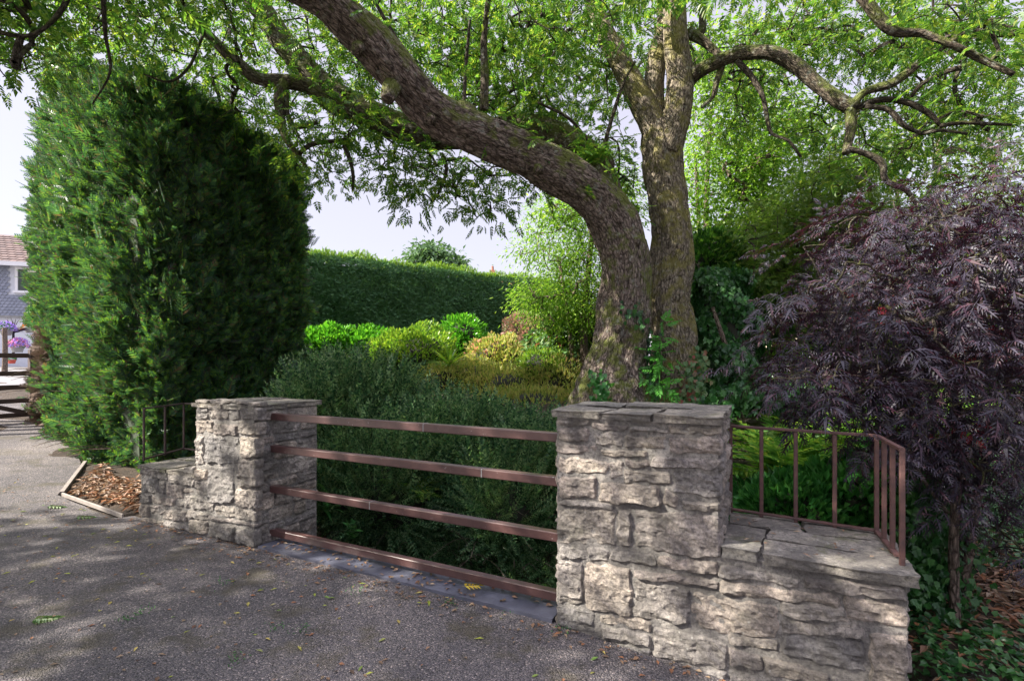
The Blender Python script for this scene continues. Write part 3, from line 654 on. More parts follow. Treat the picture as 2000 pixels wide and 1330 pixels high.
# ------------------------------------------------------------------ generic foliage builders
def mst(skel, C):
    """connect cluster centres to the skeleton; returns list of (parent_pos, child_pos, weight)"""
    nodes = [np.array(p) for p in skel]; N = len(C); S = np.array(nodes)
    dd = np.linalg.norm(C[:, None]-S[None], axis=2); best = dd.argmin(1); bd = dd.min(1)
    par = {}; done = np.zeros(N, bool); order = []; M0 = len(S)
    bd = bd.copy(); bestn = best.copy()
    for _ in range(N):
        i = int(np.argmin(np.where(done, 1e9, bd))); done[i] = True; par[i] = int(bestn[i]); order.append(i)
        d = np.linalg.norm(C-C[i], axis=1)*1.02; up = (d < bd) & ~done
        bd[up] = d[up]; bestn[up] = M0+i
    wt = np.ones(N)
    for i in order[::-1]:
        if par[i] >= M0: wt[par[i]-M0] += wt[i]
    return [((S[par[i]] if par[i] < M0 else C[par[i]-M0]), C[i], wt[i], (wt[par[i]-M0] if par[i] >= M0 else wt[i])) for i in order]
def twigs(acc, edges, r0=.003, k=.0035, sides=4, maxl=2.5, rmax=.05):
    for p, q, wa, wb in edges:
        L = np.linalg.norm(q-p)
        if L > maxl or L < .02: continue
        mid = (p+q)/2+rng.normal(0, .065*L, 3)+np.array([0, 0, .05*L])
        ra = min(rmax, r0+k*math.sqrt(wb)); rb_ = min(rmax, r0+k*math.sqrt(wa))
        tube(acc, [p, mid, q], [min(ra, rb_*1.5), rb_*1.15, rb_], sides, max(.06, L/5), cap=False)
def clusters_leaves(acc, tm, C, n, sig, size, droop=.5, sv=.3, flat=.6):
    N = len(C)*n; c = np.repeat(C, n, 0); off = rng.normal(size=(N, 3))*sig*np.array([1, 1, flat])
    D = norm(off)+rdir(N)*.6+np.array([0, 0, -droop]); Nn = rdir(N)*.55+np.array([0, 0, 1.])
    scatter(acc, tm, c+off, D, Nn, size*(1+sv*rng.uniform(-1, 1, N)))
def ell(px, py, rx_, ry_, Y0, Y1, n):
    out = []
    while len(out) < n:
        a, b = rng.uniform(-1, 1, 2)
        if a*a+b*b > 1: continue
        Y = rng.uniform(Y0, Y1); out.append(P(px+a*rx_, py+b*ry_, Y))
    return np.array(out)
def ell3(c, r, n, shell=.0):
    d = rdir(n); u = rng.uniform(shell**3, 1, n)**(1/3); return np.array(c)+d*u[:, None]*np.array(r)
def lumpy(d, seed, amp=.34, sc=1.9):
    return np.array([1+amp*mnoise.noise(Vector(v*sc+seed))+.5*amp*mnoise.noise(Vector(v*sc*2.6+seed)) for v in d])
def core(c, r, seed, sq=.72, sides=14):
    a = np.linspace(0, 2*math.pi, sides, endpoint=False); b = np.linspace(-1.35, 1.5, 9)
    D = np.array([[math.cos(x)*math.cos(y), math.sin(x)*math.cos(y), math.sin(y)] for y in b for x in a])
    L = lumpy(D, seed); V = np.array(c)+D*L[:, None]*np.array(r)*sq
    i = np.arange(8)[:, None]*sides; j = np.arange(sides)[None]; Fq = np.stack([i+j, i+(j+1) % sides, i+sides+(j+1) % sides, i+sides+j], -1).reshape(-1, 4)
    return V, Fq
def shrub(name, label, cat, blobs, tm, mat, n, size, droop=0., out=1., up=.4, coremat='darkcore', seed=1, extra=None, group=None, sq=.72, sv=.35):
    b0 = np.array(blobs[0][0], float); base = (b0[0], b0[1], gh(b0[0], b0[1]))
    t = thing(name, label, cat, base, group); L = Acc(); K = Acc(); LS2 = Acc()
    tot = sum(r[0]*r[1]+r[0]*r[2]+r[1]*r[2] for _, r in blobs)
    for k, (c, r) in enumerate(blobs):
        c = np.array(c, float); m_ = int(n*(r[0]*r[1]+r[0]*r[2]+r[1]*r[2])/tot)
        d = rdir(m_); lm = lumpy(d, seed+k*3.3); rad = 1-.28*rng.uniform(0, 1, m_)**1.6
        Pn = c+d*(lm*rad)[:, None]*np.array(r)
        Dd = norm(d/np.array(r))*out+rdir(m_)*.55+np.array([0, 0, up-droop]); Nn = d*.6+rdir(m_)*.6+np.array([0, 0, .5])
        keep = Pn[:, 2] > zground(Pn[:, 0], Pn[:, 1])-.05
        scatter(L, tm, Pn[keep], Dd[keep], Nn[keep], size*(1+sv*rng.uniform(-1, 1, keep.sum())))
        if tm is TWIG or tm is LEAF:
            m2 = m_//8; d = rdir(m2); d[:, 2] = np.abs(d[:, 2]); Pn = c+d*lumpy(d, seed+k*3.3)[:, None]*np.array(r)*.97
            scatter(L, TWIG if tm is TWIG else LEAF, Pn, d*.7+np.array([.15, -.1, .8])+rdir(m2)*.35, rdir(m2), size*(1.7 if tm is TWIG else 1.15))
            if tm is TWIG:
                m3 = m_//7; d = rdir(m3); d[:, 2] = np.abs(d[:, 2]); Pn = c+d*lumpy(d, seed+k*3.3)[:, None]*np.array(r)*.96
                scatter(LS2, TWIG, Pn, d*.6+np.array([.55, -.15, .6])+rdir(m3)*.3, rdir(m3), size*1.15)
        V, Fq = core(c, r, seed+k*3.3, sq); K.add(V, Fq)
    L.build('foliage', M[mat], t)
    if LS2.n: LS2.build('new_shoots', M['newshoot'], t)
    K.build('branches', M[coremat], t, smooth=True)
    if extra: extra(t)
    return t
def shadow_ok(c): return c
# ------------------------------------------------------------------ the ash tree
ash = thing('ash_tree', 'huge old twin-trunked ash with a mossy limb arching left over the whole garden', 'tree', P(1235, 800, 6.7))
T1 = [(1196,860,6.5,.50),(1195,790,6.5,.49),(1197,735,6.5,.40),(1206,680,6.48,.335),(1216,620,6.45,.305),(1222,560,6.42,.29),(1219,500,6.4,.29),(1200,440,6.35,.29),(1160,386,6.25,.275),(1105,345,6.1,.255),(1025,302,5.9,.225),(945,268,5.7,.215),(880,238,5.55,.215),(825,196,5.4,.21),(765,130,5.2,.20),(700,60,5.0,.185),(625,-5,4.8,.165),(480,-90,4.5,.18),(250,-200,4.3,.16),(-200,-380,4.0,.13)]
a = Acc(); p1 = [P(x, y, Y) for x, y, Y, r in T1]
c1 = tube(a, p1, [t[3] for t in T1], 64, .028, .22, 1, 6.5); c1b = c1[90:]
for (x0, x1_) in ((1130, 1180), (1215, 1190), (1260, 1225), (1170, 1192)):
    tube(a, [P(x0, 830, 6.25), P((x0+x1_)/2, 760, 6.3), P(x1_, 690, 6.35)], [.17, .16, .10], 24, .04, .18, x0, 4)
tube(a, [P(770, 165, 5.2), P(762, 180, 5.1), P(757, 196, 5.06)], [.10, .085, .06], 16, .03, .15, 4, 2)
tube(a, [P(930, 262, 5.65), P(905, 218, 5.6), P(895, 205, 5.6)], [.15, .12, .07], 16, .04, .2, 9, 2)
for kx, ky, kY, kr in ((1240,470,6.1,.06), (1050,330,5.72,.05), (840,232,5.3,.05), (1205,640,6.14,.06), (700,95,4.86,.05)):
    tube(a, [P(kx, ky, kY+.12), P(kx+3, ky, kY+.02), P(kx+5, ky-2, kY-.03)], [kr*1.5, kr, kr*.45], 14, .02, .25, kx, 2)
a.build('trunk', M['bark'], ash, smooth=True)
T2 = [(1200,470,6.6,.25),(1175,380,6.75,.26),(1150,320,6.9,.24),(1100,275,7.0,.21),(1030,255,7.1,.20),(930,262,7.2,.20),(850,262,7.2,.205),(780,250,7.2,.20),(735,230,7.2,.19),(670,195,7.2,.18),(610,145,7.2,.17),(560,90,7.2,.16),(510,20,7.2,.15),(440,-60,7.0,.13),(300,-160,6.6,.1)]
a = Acc(); p2 = [P(x, y, Y) for x, y, Y, r in T2]; c2 = tube(a, p2, [t[3] for t in T2], 28, .05, .17, 12, 4)
tube(a, [P(1165, 350, 6.7), P(1180, 318, 6.7), P(1178, 306, 6.7)], [.17, .14, .09], 20, .04, .2, 33, 2)
a.build('limb', M['limb'], ash, smooth=True)
T3 = [(1318,870,7.0,.34),(1316,790,7.0,.33),(1318,720,7.0,.31),(1314,650,7.0,.285),(1306,590,7.0,.275),(1310,530,7.0,.27),(1312,470,7.0,.27),(1306,400,7.0,.265),(1296,335,7.0,.25),(1290,285,7.0,.245),(1284,240,7.0,.21)]
a = Acc(); p3 = [P(x, y, Y) for x, y, Y, r in T3]; c3 = tube(a, p3, [t[3] for t in T3], 64, .026, .21, 21, 6.5)
F1 = [(1288,270,7.0,.19),(1262,215,7.0,.17),(1228,155,7.1,.155),(1200,100,7.1,.14),(1172,45,7.2,.12),(1150,-20,7.2,.11),(1100,-120,7.3,.09)]
F2_ = [(1284,260,7.05,.17),(1275,190,7.1,.15),(1285,110,7.15,.13),(1300,40,7.2,.11),(1290,-60,7.2,.09)]
F3 = [(1300,300,6.95,.20),(1318,235,6.9,.19),(1328,160,6.85,.175),(1322,90,6.8,.16),(1318,20,6.8,.15),(1322,-60,6.8,.13),(1350,-180,6.7,.10)]
skel = list(c1[::3])+list(c2[::3])
for Fk in (F1, F2_, F3):
    skel += list(tube(a, [P(x, y, Y) for x, y, Y, r in Fk], [f[3] for f in Fk], 32, .045, .15, Fk[0][0]+len(Fk), 4)[::3])
a.build('trunk', M['bark2'], ash, smooth=True)
BR = [
 [(1340,165,6.85,.11),(1352,148,6.8,.10),(1392,126,6.6,.085),(1445,106,6.4,.085),(1500,103,6.2,.085),(1545,122,6.1,.09),(1600,168,6.0,.085),(1640,198,5.9,.08),(1668,214,5.85,.075)],
 [(1664,210,5.85,.05),(1690,180,5.8,.045),(1745,162,5.7,.05),(1800,120,5.6,.045),(1850,86,5.5,.045),(1900,64,5.4,.042),(1960,66,5.3,.036),(2060,66,5.2,.03)],
 [(1660,215,5.85,.06),(1662,250,5.8,.055),(1652,300,5.75,.04)],
 [(1655,290,5.75,.03),(1690,300,5.7,.03),(1722,318,5.65,.035),(1730,352,5.6,.03),(1770,372,5.5,.028),(1790,400,5.45,.02)],
 [(1668,212,5.85,.04),(1720,195,5.8,.035),(1770,200,5.75,.035),(1815,222,5.7,.03),(1835,245,5.7,.02)],
 [(1835,246,5.7,.022),(1880,240,5.6,.02),(1975,244,5.5,.015)],
 [(1690,208,5.8,.028),(1735,215,5.75,.028),(1765,245,5.7,.024),(1800,262,5.7,.02)],
 [(1800,262,5.7,.018),(1840,255,5.6,.02),(1890,262,5.5,.014)],
 [(1780,190,5.7,.02),(1800,165,5.6,.024),(1850,140,5.5,.026),(1890,130,5.4,.03)],
 [(1660,-40,4.6,.05),(1700,15,4.6,.048),(1742,60,4.6,.042),(1800,66,4.6,.036),(1860,88,4.5,.032),(1920,118,4.5,.03),(1980,146,4.4,.02)],
 [(1345,62,6.8,.07),(1385,90,6.7,.05),(1410,120,6.6,.04),(1400,160,6.6,.038),(1392,190,6.6,.025),(1370,210,6.6,.02)],
 [(1440,120,6.4,.035),(1468,150,6.3,.034),(1490,190,6.2,.03),(1500,240,6.1,.024),(1508,262,6.1,.02),(1540,275,6.0,.018),(1565,308,6.0,.014)],
 [(1340,70,6.8,.06),(1370,62,6.8,.05),(1372,20,6.8,.04),(1385,-40,6.8,.03)],
 [(1222,0,6.5,.02),(1238,-40,6.5,.06),(1245,-60,6.5,.05)],
 [(740,235,7.1,.13),(660,210,7.0,.11),(600,168,6.9,.09),(550,160,6.8,.085),(500,152,6.7,.075),(450,110,6.6,.07),(400,62,6.5,.06),(330,-20,6.3,.05)],
 [(555,160,6.8,.07),(545,195,6.7,.065),(550,240,6.65,.05),(558,270,6.6,.035),(580,300,6.6,.03),(598,325,6.6,.02)],
 [(558,172,6.8,.04),(562,225,6.7,.035),(580,248,6.65,.03),(620,240,6.6,.025)],
 [(585,300,6.6,.025),(610,282,6.6,.03),(650,276,6.6,.025),(680,272,6.6,.02)],
 [(672,285,6.6,.03),(685,320,6.6,.025),(690,350,6.6,.02),(688,372,6.6,.01)],
 [(862,300,6.8,.03),(872,330,6.8,.025),(860,370,6.8,.018),(845,395,6.8,.012)],
 [(400,60,6.4,.02),(370,130,6.2,.018),(330,160,6.0,.014),(280,145,5.9,.01)],
 [(945,215,5.65,.05),(946,150,5.6,.042),(945,80,5.6,.038),(952,10,5.5,.03),(960,-60,5.5,.02)],
 [(905,215,5.6,.02),(910,130,5.6,.02),(918,40,5.5,.015)],
 [(810,130,5.2,.025),(770,70,5.1,.022),(730,0,5.0,.018)],
 [(880,205,5.5,.02),(830,180,5.4,.015),(790,130,5.3,.012)],
 [(1175,310,6.7,.03),(1190,250,6.6,.025),(1215,170,6.5,.02),(1240,120,6.5,.015)],
 [(1180,330,6.7,.025),(1120,240,6.5,.02),(1050,200,6.4,.015)],
 [(150,-60,4.2,.03),(120,20,4.2,.02),(60,70,4.1,.015),(-20,60,4.0,.02)],
 [(200,-60,4.2,.025),(205,60,4.3,.016),(215,140,4.4,.010),(180,205,4.4,.006)],
]
for B_ in BR:
    a = Acc(); rr_ = [b_[3] for b_ in B_]
    cc = tube(a, [P(x, y, Y) for x, y, Y, r in B_], rr_, 14 if max(rr_) > .06 else 8, .05, .22, B_[0][0]*.1, 1.5)
    skel += list(cc[::2]); a.build('branch', M['limb'] if max(rr_) > .045 else M['thinbark'], ash, smooth=True)
# leaf clusters seen in the frame
CL = [ell(120,20,230,50,4.2,7.5,52), ell(330,70,190,80,5.5,8.5,62), ell(180,90,150,50,5,8,22), ell(470,90,120,100,7,9,55), ell(400,190,110,60,7,8.5,30), ell(30,110,60,50,4,6,20),
 ell(640,230,90,70,6,8,42), ell(640,320,50,50,6.3,7.8,20), ell(700,170,80,80,6.4,8.5,50), ell(520,230,60,50,7.4,8.6,20), ell(560,310,40,50,7.4,8.6,8), ell(640,60,110,60,6,8.5,50),
 ell(820,325,80,50,6.4,8,36), ell(900,350,70,40,6.4,8,26), ell(950,410,34,18,6.6,7.6,12), ell(810,390,30,18,6.6,7.6,8), ell(1010,340,60,30,6.3,7.5,18), ell(760,290,40,40,6.4,7.8,16),
 ell(850,70,130,90,6,9,110), ell(1000,100,140,110,6.2,9.5,150), ell(980,210,90,50,6.2,9,60), ell(1110,180,100,130,6.8,9.5,120), ell(1190,330,60,70,7.2,9,50), ell(1220,100,90,110,7,9.5,60), ell(1100,30,120,50,5.5,8,50),
 ell(1420,110,90,60,7.3,9,40), ell(1560,70,120,60,6.9,8.8,60), ell(1700,80,130,70,6.5,8.5,70), ell(1850,50,140,60,6.2,8.5,80), ell(1880,30,130,40,4.4,5.2,20), ell(1900,170,120,80,6,8.2,60), ell(1760,210,110,70,6.2,8.5,45), ell(1900,270,110,60,6,8,40), ell(1600,240,80,60,7.4,9,34), ell(1500,200,80,80,7.6,9.4,40), ell(1420,200,60,60,7.6,9,24), ell(1720,310,120,50,6.2,8,30),
 ell(1990,110,60,120,4.2,6,16), ell(740,-60,800,50,5,8,260), ell(1500,-70,500,50,4.5,8,150), ell(1000,-200,1100,100,4.5,9,200)]
CV = np.concatenate(CL)
# canopy beyond the left and top of the frame: it throws the dappled shade on the drive
def shade_pts(n, x0, x1, y0, y1, keep, z0=4.6, z1=7.4):
    out = []
    k = 0
    while len(out) < n and k < n*60:
        k += 1
        g = np.array([rng.uniform(x0, x1), rng.uniform(y0, y1)])
        if rng.uniform() > keep(g[0], g[1]): continue
        z = rng.uniform(z0, z1); q = np.array([g[0]-.971*z/TAN, g[1]-.240*z/TAN, z])
        if q[1] > .3 and abs(q[0]/q[1]) < 1.12 and (q[2]-EYE)/q[1] < .72: continue
        out.append(q)
    return np.array(out)
def patch(x, y): return .5+.5*mnoise.noise(Vector((x*.75, y*1.1, 4.2)))*1.8
def keepf(x, y):
    if y > 7.6+.3*x: return 0
    lit = 0
    for cx_, cy_, rx_, ry_, k_ in ((-5.2, 6.0, 2.4, 1.8, 1.2), (-3.2, 4.9, 1.0, .55, .95), (-1.6, 4.7, .9, .55, 1), (1.25, 3.2, 1.0, .75, .93), (2.2, 2.6, .7, .4, .8), (4.1, 5.9, 1.3, .8, 1), (-4, 3.6, 1.2, .4, .6), (5.2, 4.4, .9, .5, 1), (2.2, 7.0, .7, .7, .7)):
        lit = max(lit, k_*math.exp(-(((x-cx_)/rx_)**2+((y-cy_)/ry_)**2)))
    return max(0, min(1, .35+patch(x, y)*.7))*max(0, 1-lit*1.15)
SH = shade_pts(1150, -5, 4.5, .5, 8.5, keepf)
CVS = CV; CV = np.concatenate([CV, SH])
skel_s = skel+[np.array(p) for p in ((-5, 3, 6.2), (-7, 2, 6.6), (-9, 1, 6.4), (-7.5, 3.6, 6.3), (-9.5, -1, 6.2), (-6, -.5, 6))]
a = Acc()
for pts, rr_ in (([p1[-1], (-5, 3, 6.2), (-7, 2, 6.6), (-9, 1, 6.4), (-11, 0, 6)], [.13, .11, .09, .07, .04]), ([(-5, 3, 6.2), (-7.5, 3.6, 6.3), (-9.5, 4, 6)], [.09, .06, .03]), ([(-5, 3, 6.2), (-6, -.5, 6), (-9.5, -1, 6.2)], [.09, .06, .03])):
    tube(a, pts, rr_, 10, .1, .15, 5, 2)
a.build('limb', M['limb'], ash, smooth=True)
a = Acc(); twigs(a, mst(skel_s, CV), .0025, .0024, rmax=.024); a.build('twigs', M['thinbark'], ash)
a = Acc(); clusters_leaves(a, ASH, CVS, 7, .18, .175, droop=.4, flat=.6); clusters_leaves(a, ASH, SH, 11, .2, .25, droop=.5)
# leaf tufts growing straight off the limbs
lc = np.array(list(c1b[5::7])+list(c2[10::8])); lc = lc+np.array([0, 0, .2])+rng.normal(0, .08, lc.shape)
clusters_leaves(a, ASH, lc, 4, .15, .2, droop=.2)
a.build('crown', M['ash'], ash)

# ------------------------------------------------------------------ conifer block on the left
cen = np.array([-6.1, 8.7]); FP = np.array([(-4.72, 6.35), (-3.42, 8.9), (-5.0, 9.45), (-9.6, 10.2)])
def fz(z): return np.interp(z, [-.2, .3, 1.2, 3.0, 4.4, 5.2, 6.0, 7.2], [.86, .91, .98, 1.0, .99, .95, .90, .80])
def ztop(x, y): return 5.5+.45*np.maximum(0, -5.3-x)-.45*np.maximum(0, x+4.7)
def conifer_surface(n):
    edges = [(FP[i], FP[(i+1) % 4]) for i in range(4)]; wts = np.array([1.3, 1.1, .25, 1.0]); wts = wts*np.array([np.linalg.norm(b-a) for a, b in edges]); wts /= wts.sum()
    # edge order: A-B (dark side), B-C, C-D (back), D-A (lit front)
    k = rng.choice(4, n, p=wts); A_ = np.array([e_[0] for e_ in edges])[k]; B_ = np.array([e_[1] for e_ in edges])[k]
    u = rng.uniform(0, 1, n); z = rng.uniform(-.1, 1, n)
    q = A_*(1-u[:, None])+B_*u[:, None]; zt = ztop(q[:, 0], q[:, 1]); zz = gz0+z*(zt-gz0)
    q = cen+(q-cen)*fz(zz)[:, None]
    # round vertical corners a little towards the centre
    cd = np.minimum(u, 1-u); q = cen+(q-cen)*(1-.13*np.exp(-cd/.09))[:, None]
    d = B_-A_; nn = norm(np.stack([d[:, 1], -d[:, 0]], -1)); 
    fn = np.array([[b[1]-a_[1], -(b[0]-a_[0])] for a_, b in edges]); fn = norm(fn); other = np.where((u < .5)[:, None], fn[(k-1) % 4], fn[(k+1) % 4])
    bw = .5*np.exp(-cd/.13)[:, None]; nn = norm(nn*(1-bw)+other*bw); q = q-nn*(.42*np.exp(-cd/.055))[:, None]*np.isin(k, (0, 3))[:, None]*((cd == u)*(k == 0)+(cd == 1-u)*(k == 3))[:, None]
    Pn = np.stack([q[:, 0], q[:, 1], zz], -1); N_ = np.stack([nn[:, 0], nn[:, 1], np.zeros(n)], -1)
    lump = np.array([mnoise.noise(Vector(p*.9))*.26+mnoise.noise(Vector(p*2.4))*.20+mnoise.noise(Vector(p*5.5))*.12 for p in Pn])
    Pn = Pn+N_*lump[:, None]
    return Pn, N_
gz0 = 0.15
cf = thing('conifer_tree', 'tall dense dark green conifer clipped as a block at left behind the low stone wall', 'conifer', (-6.1, 8.7, .2))
n = 66000; Pn, Nn_ = conifer_surface(n)
# top surface
nt_ = 5200; uu = rng.uniform(0, 1, (nt_, 2)); q = (FP[0]*((1-uu[:, :1])*(1-uu[:, 1:]))+FP[1]*(uu[:, :1]*(1-uu[:, 1:]))+FP[2]*(uu[:, :1]*uu[:, 1:])+FP[3]*((1-uu[:, :1])*uu[:, 1:]))
zt = ztop(q[:, 0], q[:, 1])+rng.normal(0, .10, nt_)-.05; q = cen+(q-cen)*.84
Pt = np.stack([q[:, 0], q[:, 1], zt], -1); Nt = np.tile([0, 0, 1.], (nt_, 1))
Pn = np.vstack([Pn, Pt]); Nn_ = np.vstack([Nn_, Nt])
depth_in = rng.uniform(0, 1, len(Pn))**1.5*.5
ctr = np.stack([np.full(len(Pn), cen[0]), np.full(len(Pn), cen[1]), Pn[:, 2]], -1)
Pn = Pn-Nn_*depth_in[:, None]
D = Nn_*.6+rdir(len(Pn))*.5+np.array([0, 0, .5]); up = rdir(len(Pn))*.6+np.array([0, 0, .4])+Nn_*.9
isbare = (Pn[:, 2] < 2.1) & (Pn[:, 0] < -8.0) & (rng.uniform(size=len(Pn)) < .75)
a = Acc(); g_ = ~isbare
a = Acc(); scatter(a, SPRAY, Pn[g_], D[g_], up[g_], .19*(1+.5*rng.uniform(-1, 1, g_.sum()))); a.build('foliage', M['conifer'], cf)
a = Acc(); scatter(a, SPRAY, Pn[isbare], D[isbare]-np.array([0, 0, .3]), up[isbare], .26); a.build('bare_twigs', M['deadtwig'], cf)
# long stray shoots
m_ = rng.choice(len(Pn), 4200, replace=False); a = Acc(); scatter(a, SPRAY, Pn[m_]+Nn_[m_]*.08, D[m_]*.8+Nn_[m_]*.2+np.array([0, 0, .25]), up[m_], .17+.20*rng.uniform(size=len(m_))**2); a.build('long_shoots', M['shoot'], cf)
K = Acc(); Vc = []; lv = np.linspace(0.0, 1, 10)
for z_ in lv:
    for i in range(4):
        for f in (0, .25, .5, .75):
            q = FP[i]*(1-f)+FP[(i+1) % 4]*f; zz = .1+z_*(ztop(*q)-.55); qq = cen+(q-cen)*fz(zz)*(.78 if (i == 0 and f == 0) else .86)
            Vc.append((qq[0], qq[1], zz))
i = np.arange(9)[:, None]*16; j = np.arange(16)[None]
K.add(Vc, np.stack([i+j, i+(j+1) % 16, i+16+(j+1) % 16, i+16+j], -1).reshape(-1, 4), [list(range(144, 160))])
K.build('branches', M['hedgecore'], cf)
a = Acc()
for k in range(26):
    x0 = rng.uniform(0, 1); q = FP[3]*(1-x0)+FP[0]*x0; q = cen+(q-cen)*.93; z0 = .25+rng.uniform(0, .9)*(x0 < .5)
    d = np.array([-.62, -.78, 0]); L = rng.uniform(.5, .9)
    zg = float(zdrive(*q)); p = np.array([q[0], q[1], zg+z0]); side = np.array([-.3, .2, 0])*rng.uniform(-1, 1)
    tube(a, [p, p+d*L*.5+side*.3+[0, 0, .02], p+d*L*.8+side*.6+[0, 0, -.05*L]], [.008, .006, .002], 4, .1)
a.build('lower_twigs', M['palebark'], cf)

# ------------------------------------------------------------------ far clipped hedge
hd = thing('clipped_hedge', 'long clipped dark green hedge wall across the back of the garden', 'hedge', (-2, 13, 1))
H0, H1 = np.array([-7.4, 12.5]), np.array([2.6, 19.9]); hdir = (H1-H0)/np.linalg.norm(H1-H0); hn = np.array([hdir[1], -hdir[0]]); HL = np.linalg.norm(H1-H0)
HT = lambda u: 4.12-.0*u
def htop(u): return 4.46+.06*np.sin(u*2.1)+.04*np.sin(u*5.3)
n = 60000; u = rng.uniform(0, HL, n); z = rng.uniform(.9, 4.5, n)
q = H0+u[:, None]*hdir; Pn = np.stack([q[:, 0], q[:, 1], z], -1); Nh = np.tile([hn[0], hn[1], 0], (n, 1))
Pn += Nh*(np.array([mnoise.noise(Vector(p*1.1))*.10 for p in Pn])-.10*rng.uniform(0, 1, n)-.25*np.exp((Pn[:, 2]-4.5)/.12))[:, None]
nt_ = 9000; u2 = rng.uniform(0, HL, nt_); v2 = rng.uniform(0, 1.3, nt_); q = H0+u2[:, None]*hdir-v2[:, None]*hn
Pt = np.stack([q[:, 0], q[:, 1], htop(u2)+rng.normal(0, .04, nt_)+.08*np.exp(-v2/.2)], -1)
a = Acc(); scatter(a, SPRAY, Pn, Nh*.45+rdir(n)*.6+np.array([0, 0, .45]), rdir(n)*.5+Nh*.9+np.array([0, 0, .5]), .13*(1+.3*rng.uniform(-1, 1, n)))
a.build('foliage', M['yew'], hd)
a = Acc(); scatter(a, SPRAY, Pt, rdir(nt_)*.6+np.array([0, 0, .9]), rdir(nt_), .13); a.build('lit_tinted_top', M['gold'], hd)  # golden leaf colour paints in the backlit rim along the hedge top
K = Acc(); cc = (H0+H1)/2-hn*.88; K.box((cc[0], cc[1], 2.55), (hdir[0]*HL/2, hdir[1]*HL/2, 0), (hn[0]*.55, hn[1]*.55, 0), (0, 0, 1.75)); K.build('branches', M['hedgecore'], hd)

# ------------------------------------------------------------------ garden shrubs
def B(px, py, Y, rx_, rz, ry=None):
    return (P(px, py, Y), (rx_*Y/F, (ry if ry else rx_)*Y/F, rz*Y/F))
shrub('laurel_hedge', 'low glossy bright green laurel hedge behind the conifer, left of the round golden shrub', 'hedge', [B(650,680,12.6,55,42), B(715,685,12.8,55,42), B(600,690,12.4,50,42)], LEAF, 'laurel', 9000, .11, seed=2)
shrub('golden_shrub', 'rounded golden-green shrub in sun below the clipped hedge, left of the spiky plant', 'shrub', [B(812,700,12.2,72,64), B(770,700,12.2,50,48)], LEAF, 'gold', 8000, .085, seed=5)
shrub('evergreen_shrub', 'upright dark shrub with yellowish tips against the clipped hedge, behind the orange-flowered bush', 'shrub', [B(905,668,13.6,42,52), B(890,690,13.6,45,45)], LEAF, 'laurel', 4500, .10, seed=8)
def flowers(c, n, mat, size, r):
    def f(t):
        a_ = Acc(); d = rdir(n); d[:, 2] = np.abs(d[:, 2]); Cc = np.array(c)+d*np.array(r)
        for k in range(7):
            scatter(a_, LEAF, Cc+rng.normal(0, .03, Cc.shape), rdir(n)+np.array([0, 0, .4]), rdir(n), size)
        a_.build('flower_heads', M[mat], t)
    return f
c_ = P(968, 705, 12.0)
shrub('hydrangea', 'orange and pink flowered bush in full sun in the middle of the garden', 'shrub', [B(968,705,12,55,48), B(1000,715,11.6,38,36)], LEAF, 'yellow', 4200, .085, seed=11, extra=flowers(c_, 75, 'pink', .06, (.66, .6, .58)))
shrub('red_leaved_shrub', 'red-tinged shrub beside the creeper mass at the right end of the clipped hedge', 'shrub', [B(1022,640,14,36,30), B(1045,655,13.6,34,30)], LEAF, 'redleaf', 3000, .09, seed=14)
shrub('climbing_creeper', 'variegated climbing plant with a few red leaves hanging left of the ash trunk', 'creeper', [B(1100,665,11.6,55,55), B(1060,690,11.8,45,40), B(1140,640,11.4,45,50), B(1125,720,11,45,50)], IVY, 'creeper', 9000, .10, droop=.9, up=0, seed=17)
shrub('bramble_patch', 'sunlit yellow-green low growth left of the ash trunk base', 'shrub', [B(1000,765,10.7,95,56), B(1080,765,10.4,60,56), B(915,745,11.2,60,42), B(1100,735,10.6,45,42), B(1130,790,8.6,40,40), B(1050,790,9.0,85,34), B(970,790,9.4,60,30), B(935,738,11.4,70,40), B(865,745,11.0,60,34)], LEAFN, 'yellow', 21000, .075, seed=20, up=.8, sq=.6)
shrub('golden_shrub', 'small yellow-green bush between the orange-flowered bush and the ash trunk', 'shrub', [B(1060,720,10.8,48,38)], LEAFN, 'gold', 2600, .08, seed=22)
# spiky plant
a = Acc(); n = 34; d = rdir(n); d[:, 2] = np.abs(d[:, 2])*.8+.25
scatter(a, BLADE, np.tile(P(878, 715, 10.9), (n, 1)), d, rdir(n)*.2+np.array([0, 0, 1.]), .6)
tagp(a.build('yucca', M['gold'], origin=P(878, 715, 10.9)), 'spiky sword-leaved plant poking out right of the round golden shrub', 'yucca')
# cotoneaster mounds behind the rails
shrub('cotoneaster', 'dark arching twiggy mound behind the left pier, below the laurel hedge', 'shrub', [B(695,830,6.9,100,78), B(640,880,6.4,95,96)], TWIG, 'coton', 4600, .36, seed=31, up=.55)
shrub('cotoneaster', 'dark spreading twiggy bush behind the middle of the brown rails', 'shrub', [B(865,900,6.3,100,66), B(760,960,5.9,115,92), B(930,915,6.1,90,60)], TWIG, 'coton', 4800, .34, seed=34, up=.5)
shrub('cotoneaster', 'dark twiggy bush behind the right end of the brown rails, beside the right pier', 'shrub', [B(990,925,5.9,95,52), B(1060,925,5.6,70,54), B(1000,990,5.4,90,70)], TWIG, 'coton', 3400, .31, seed=37, up=.5)
a = Acc(); n = 6500; s = rng.uniform(.0, 3.0, n); t = rng.uniform(1.25, 2.9, n)
q = O2+s[:, None]*U2+t[:, None]*N2; z = zground(q[:, 0], q[:, 1])+rng.uniform(0, .16, n)
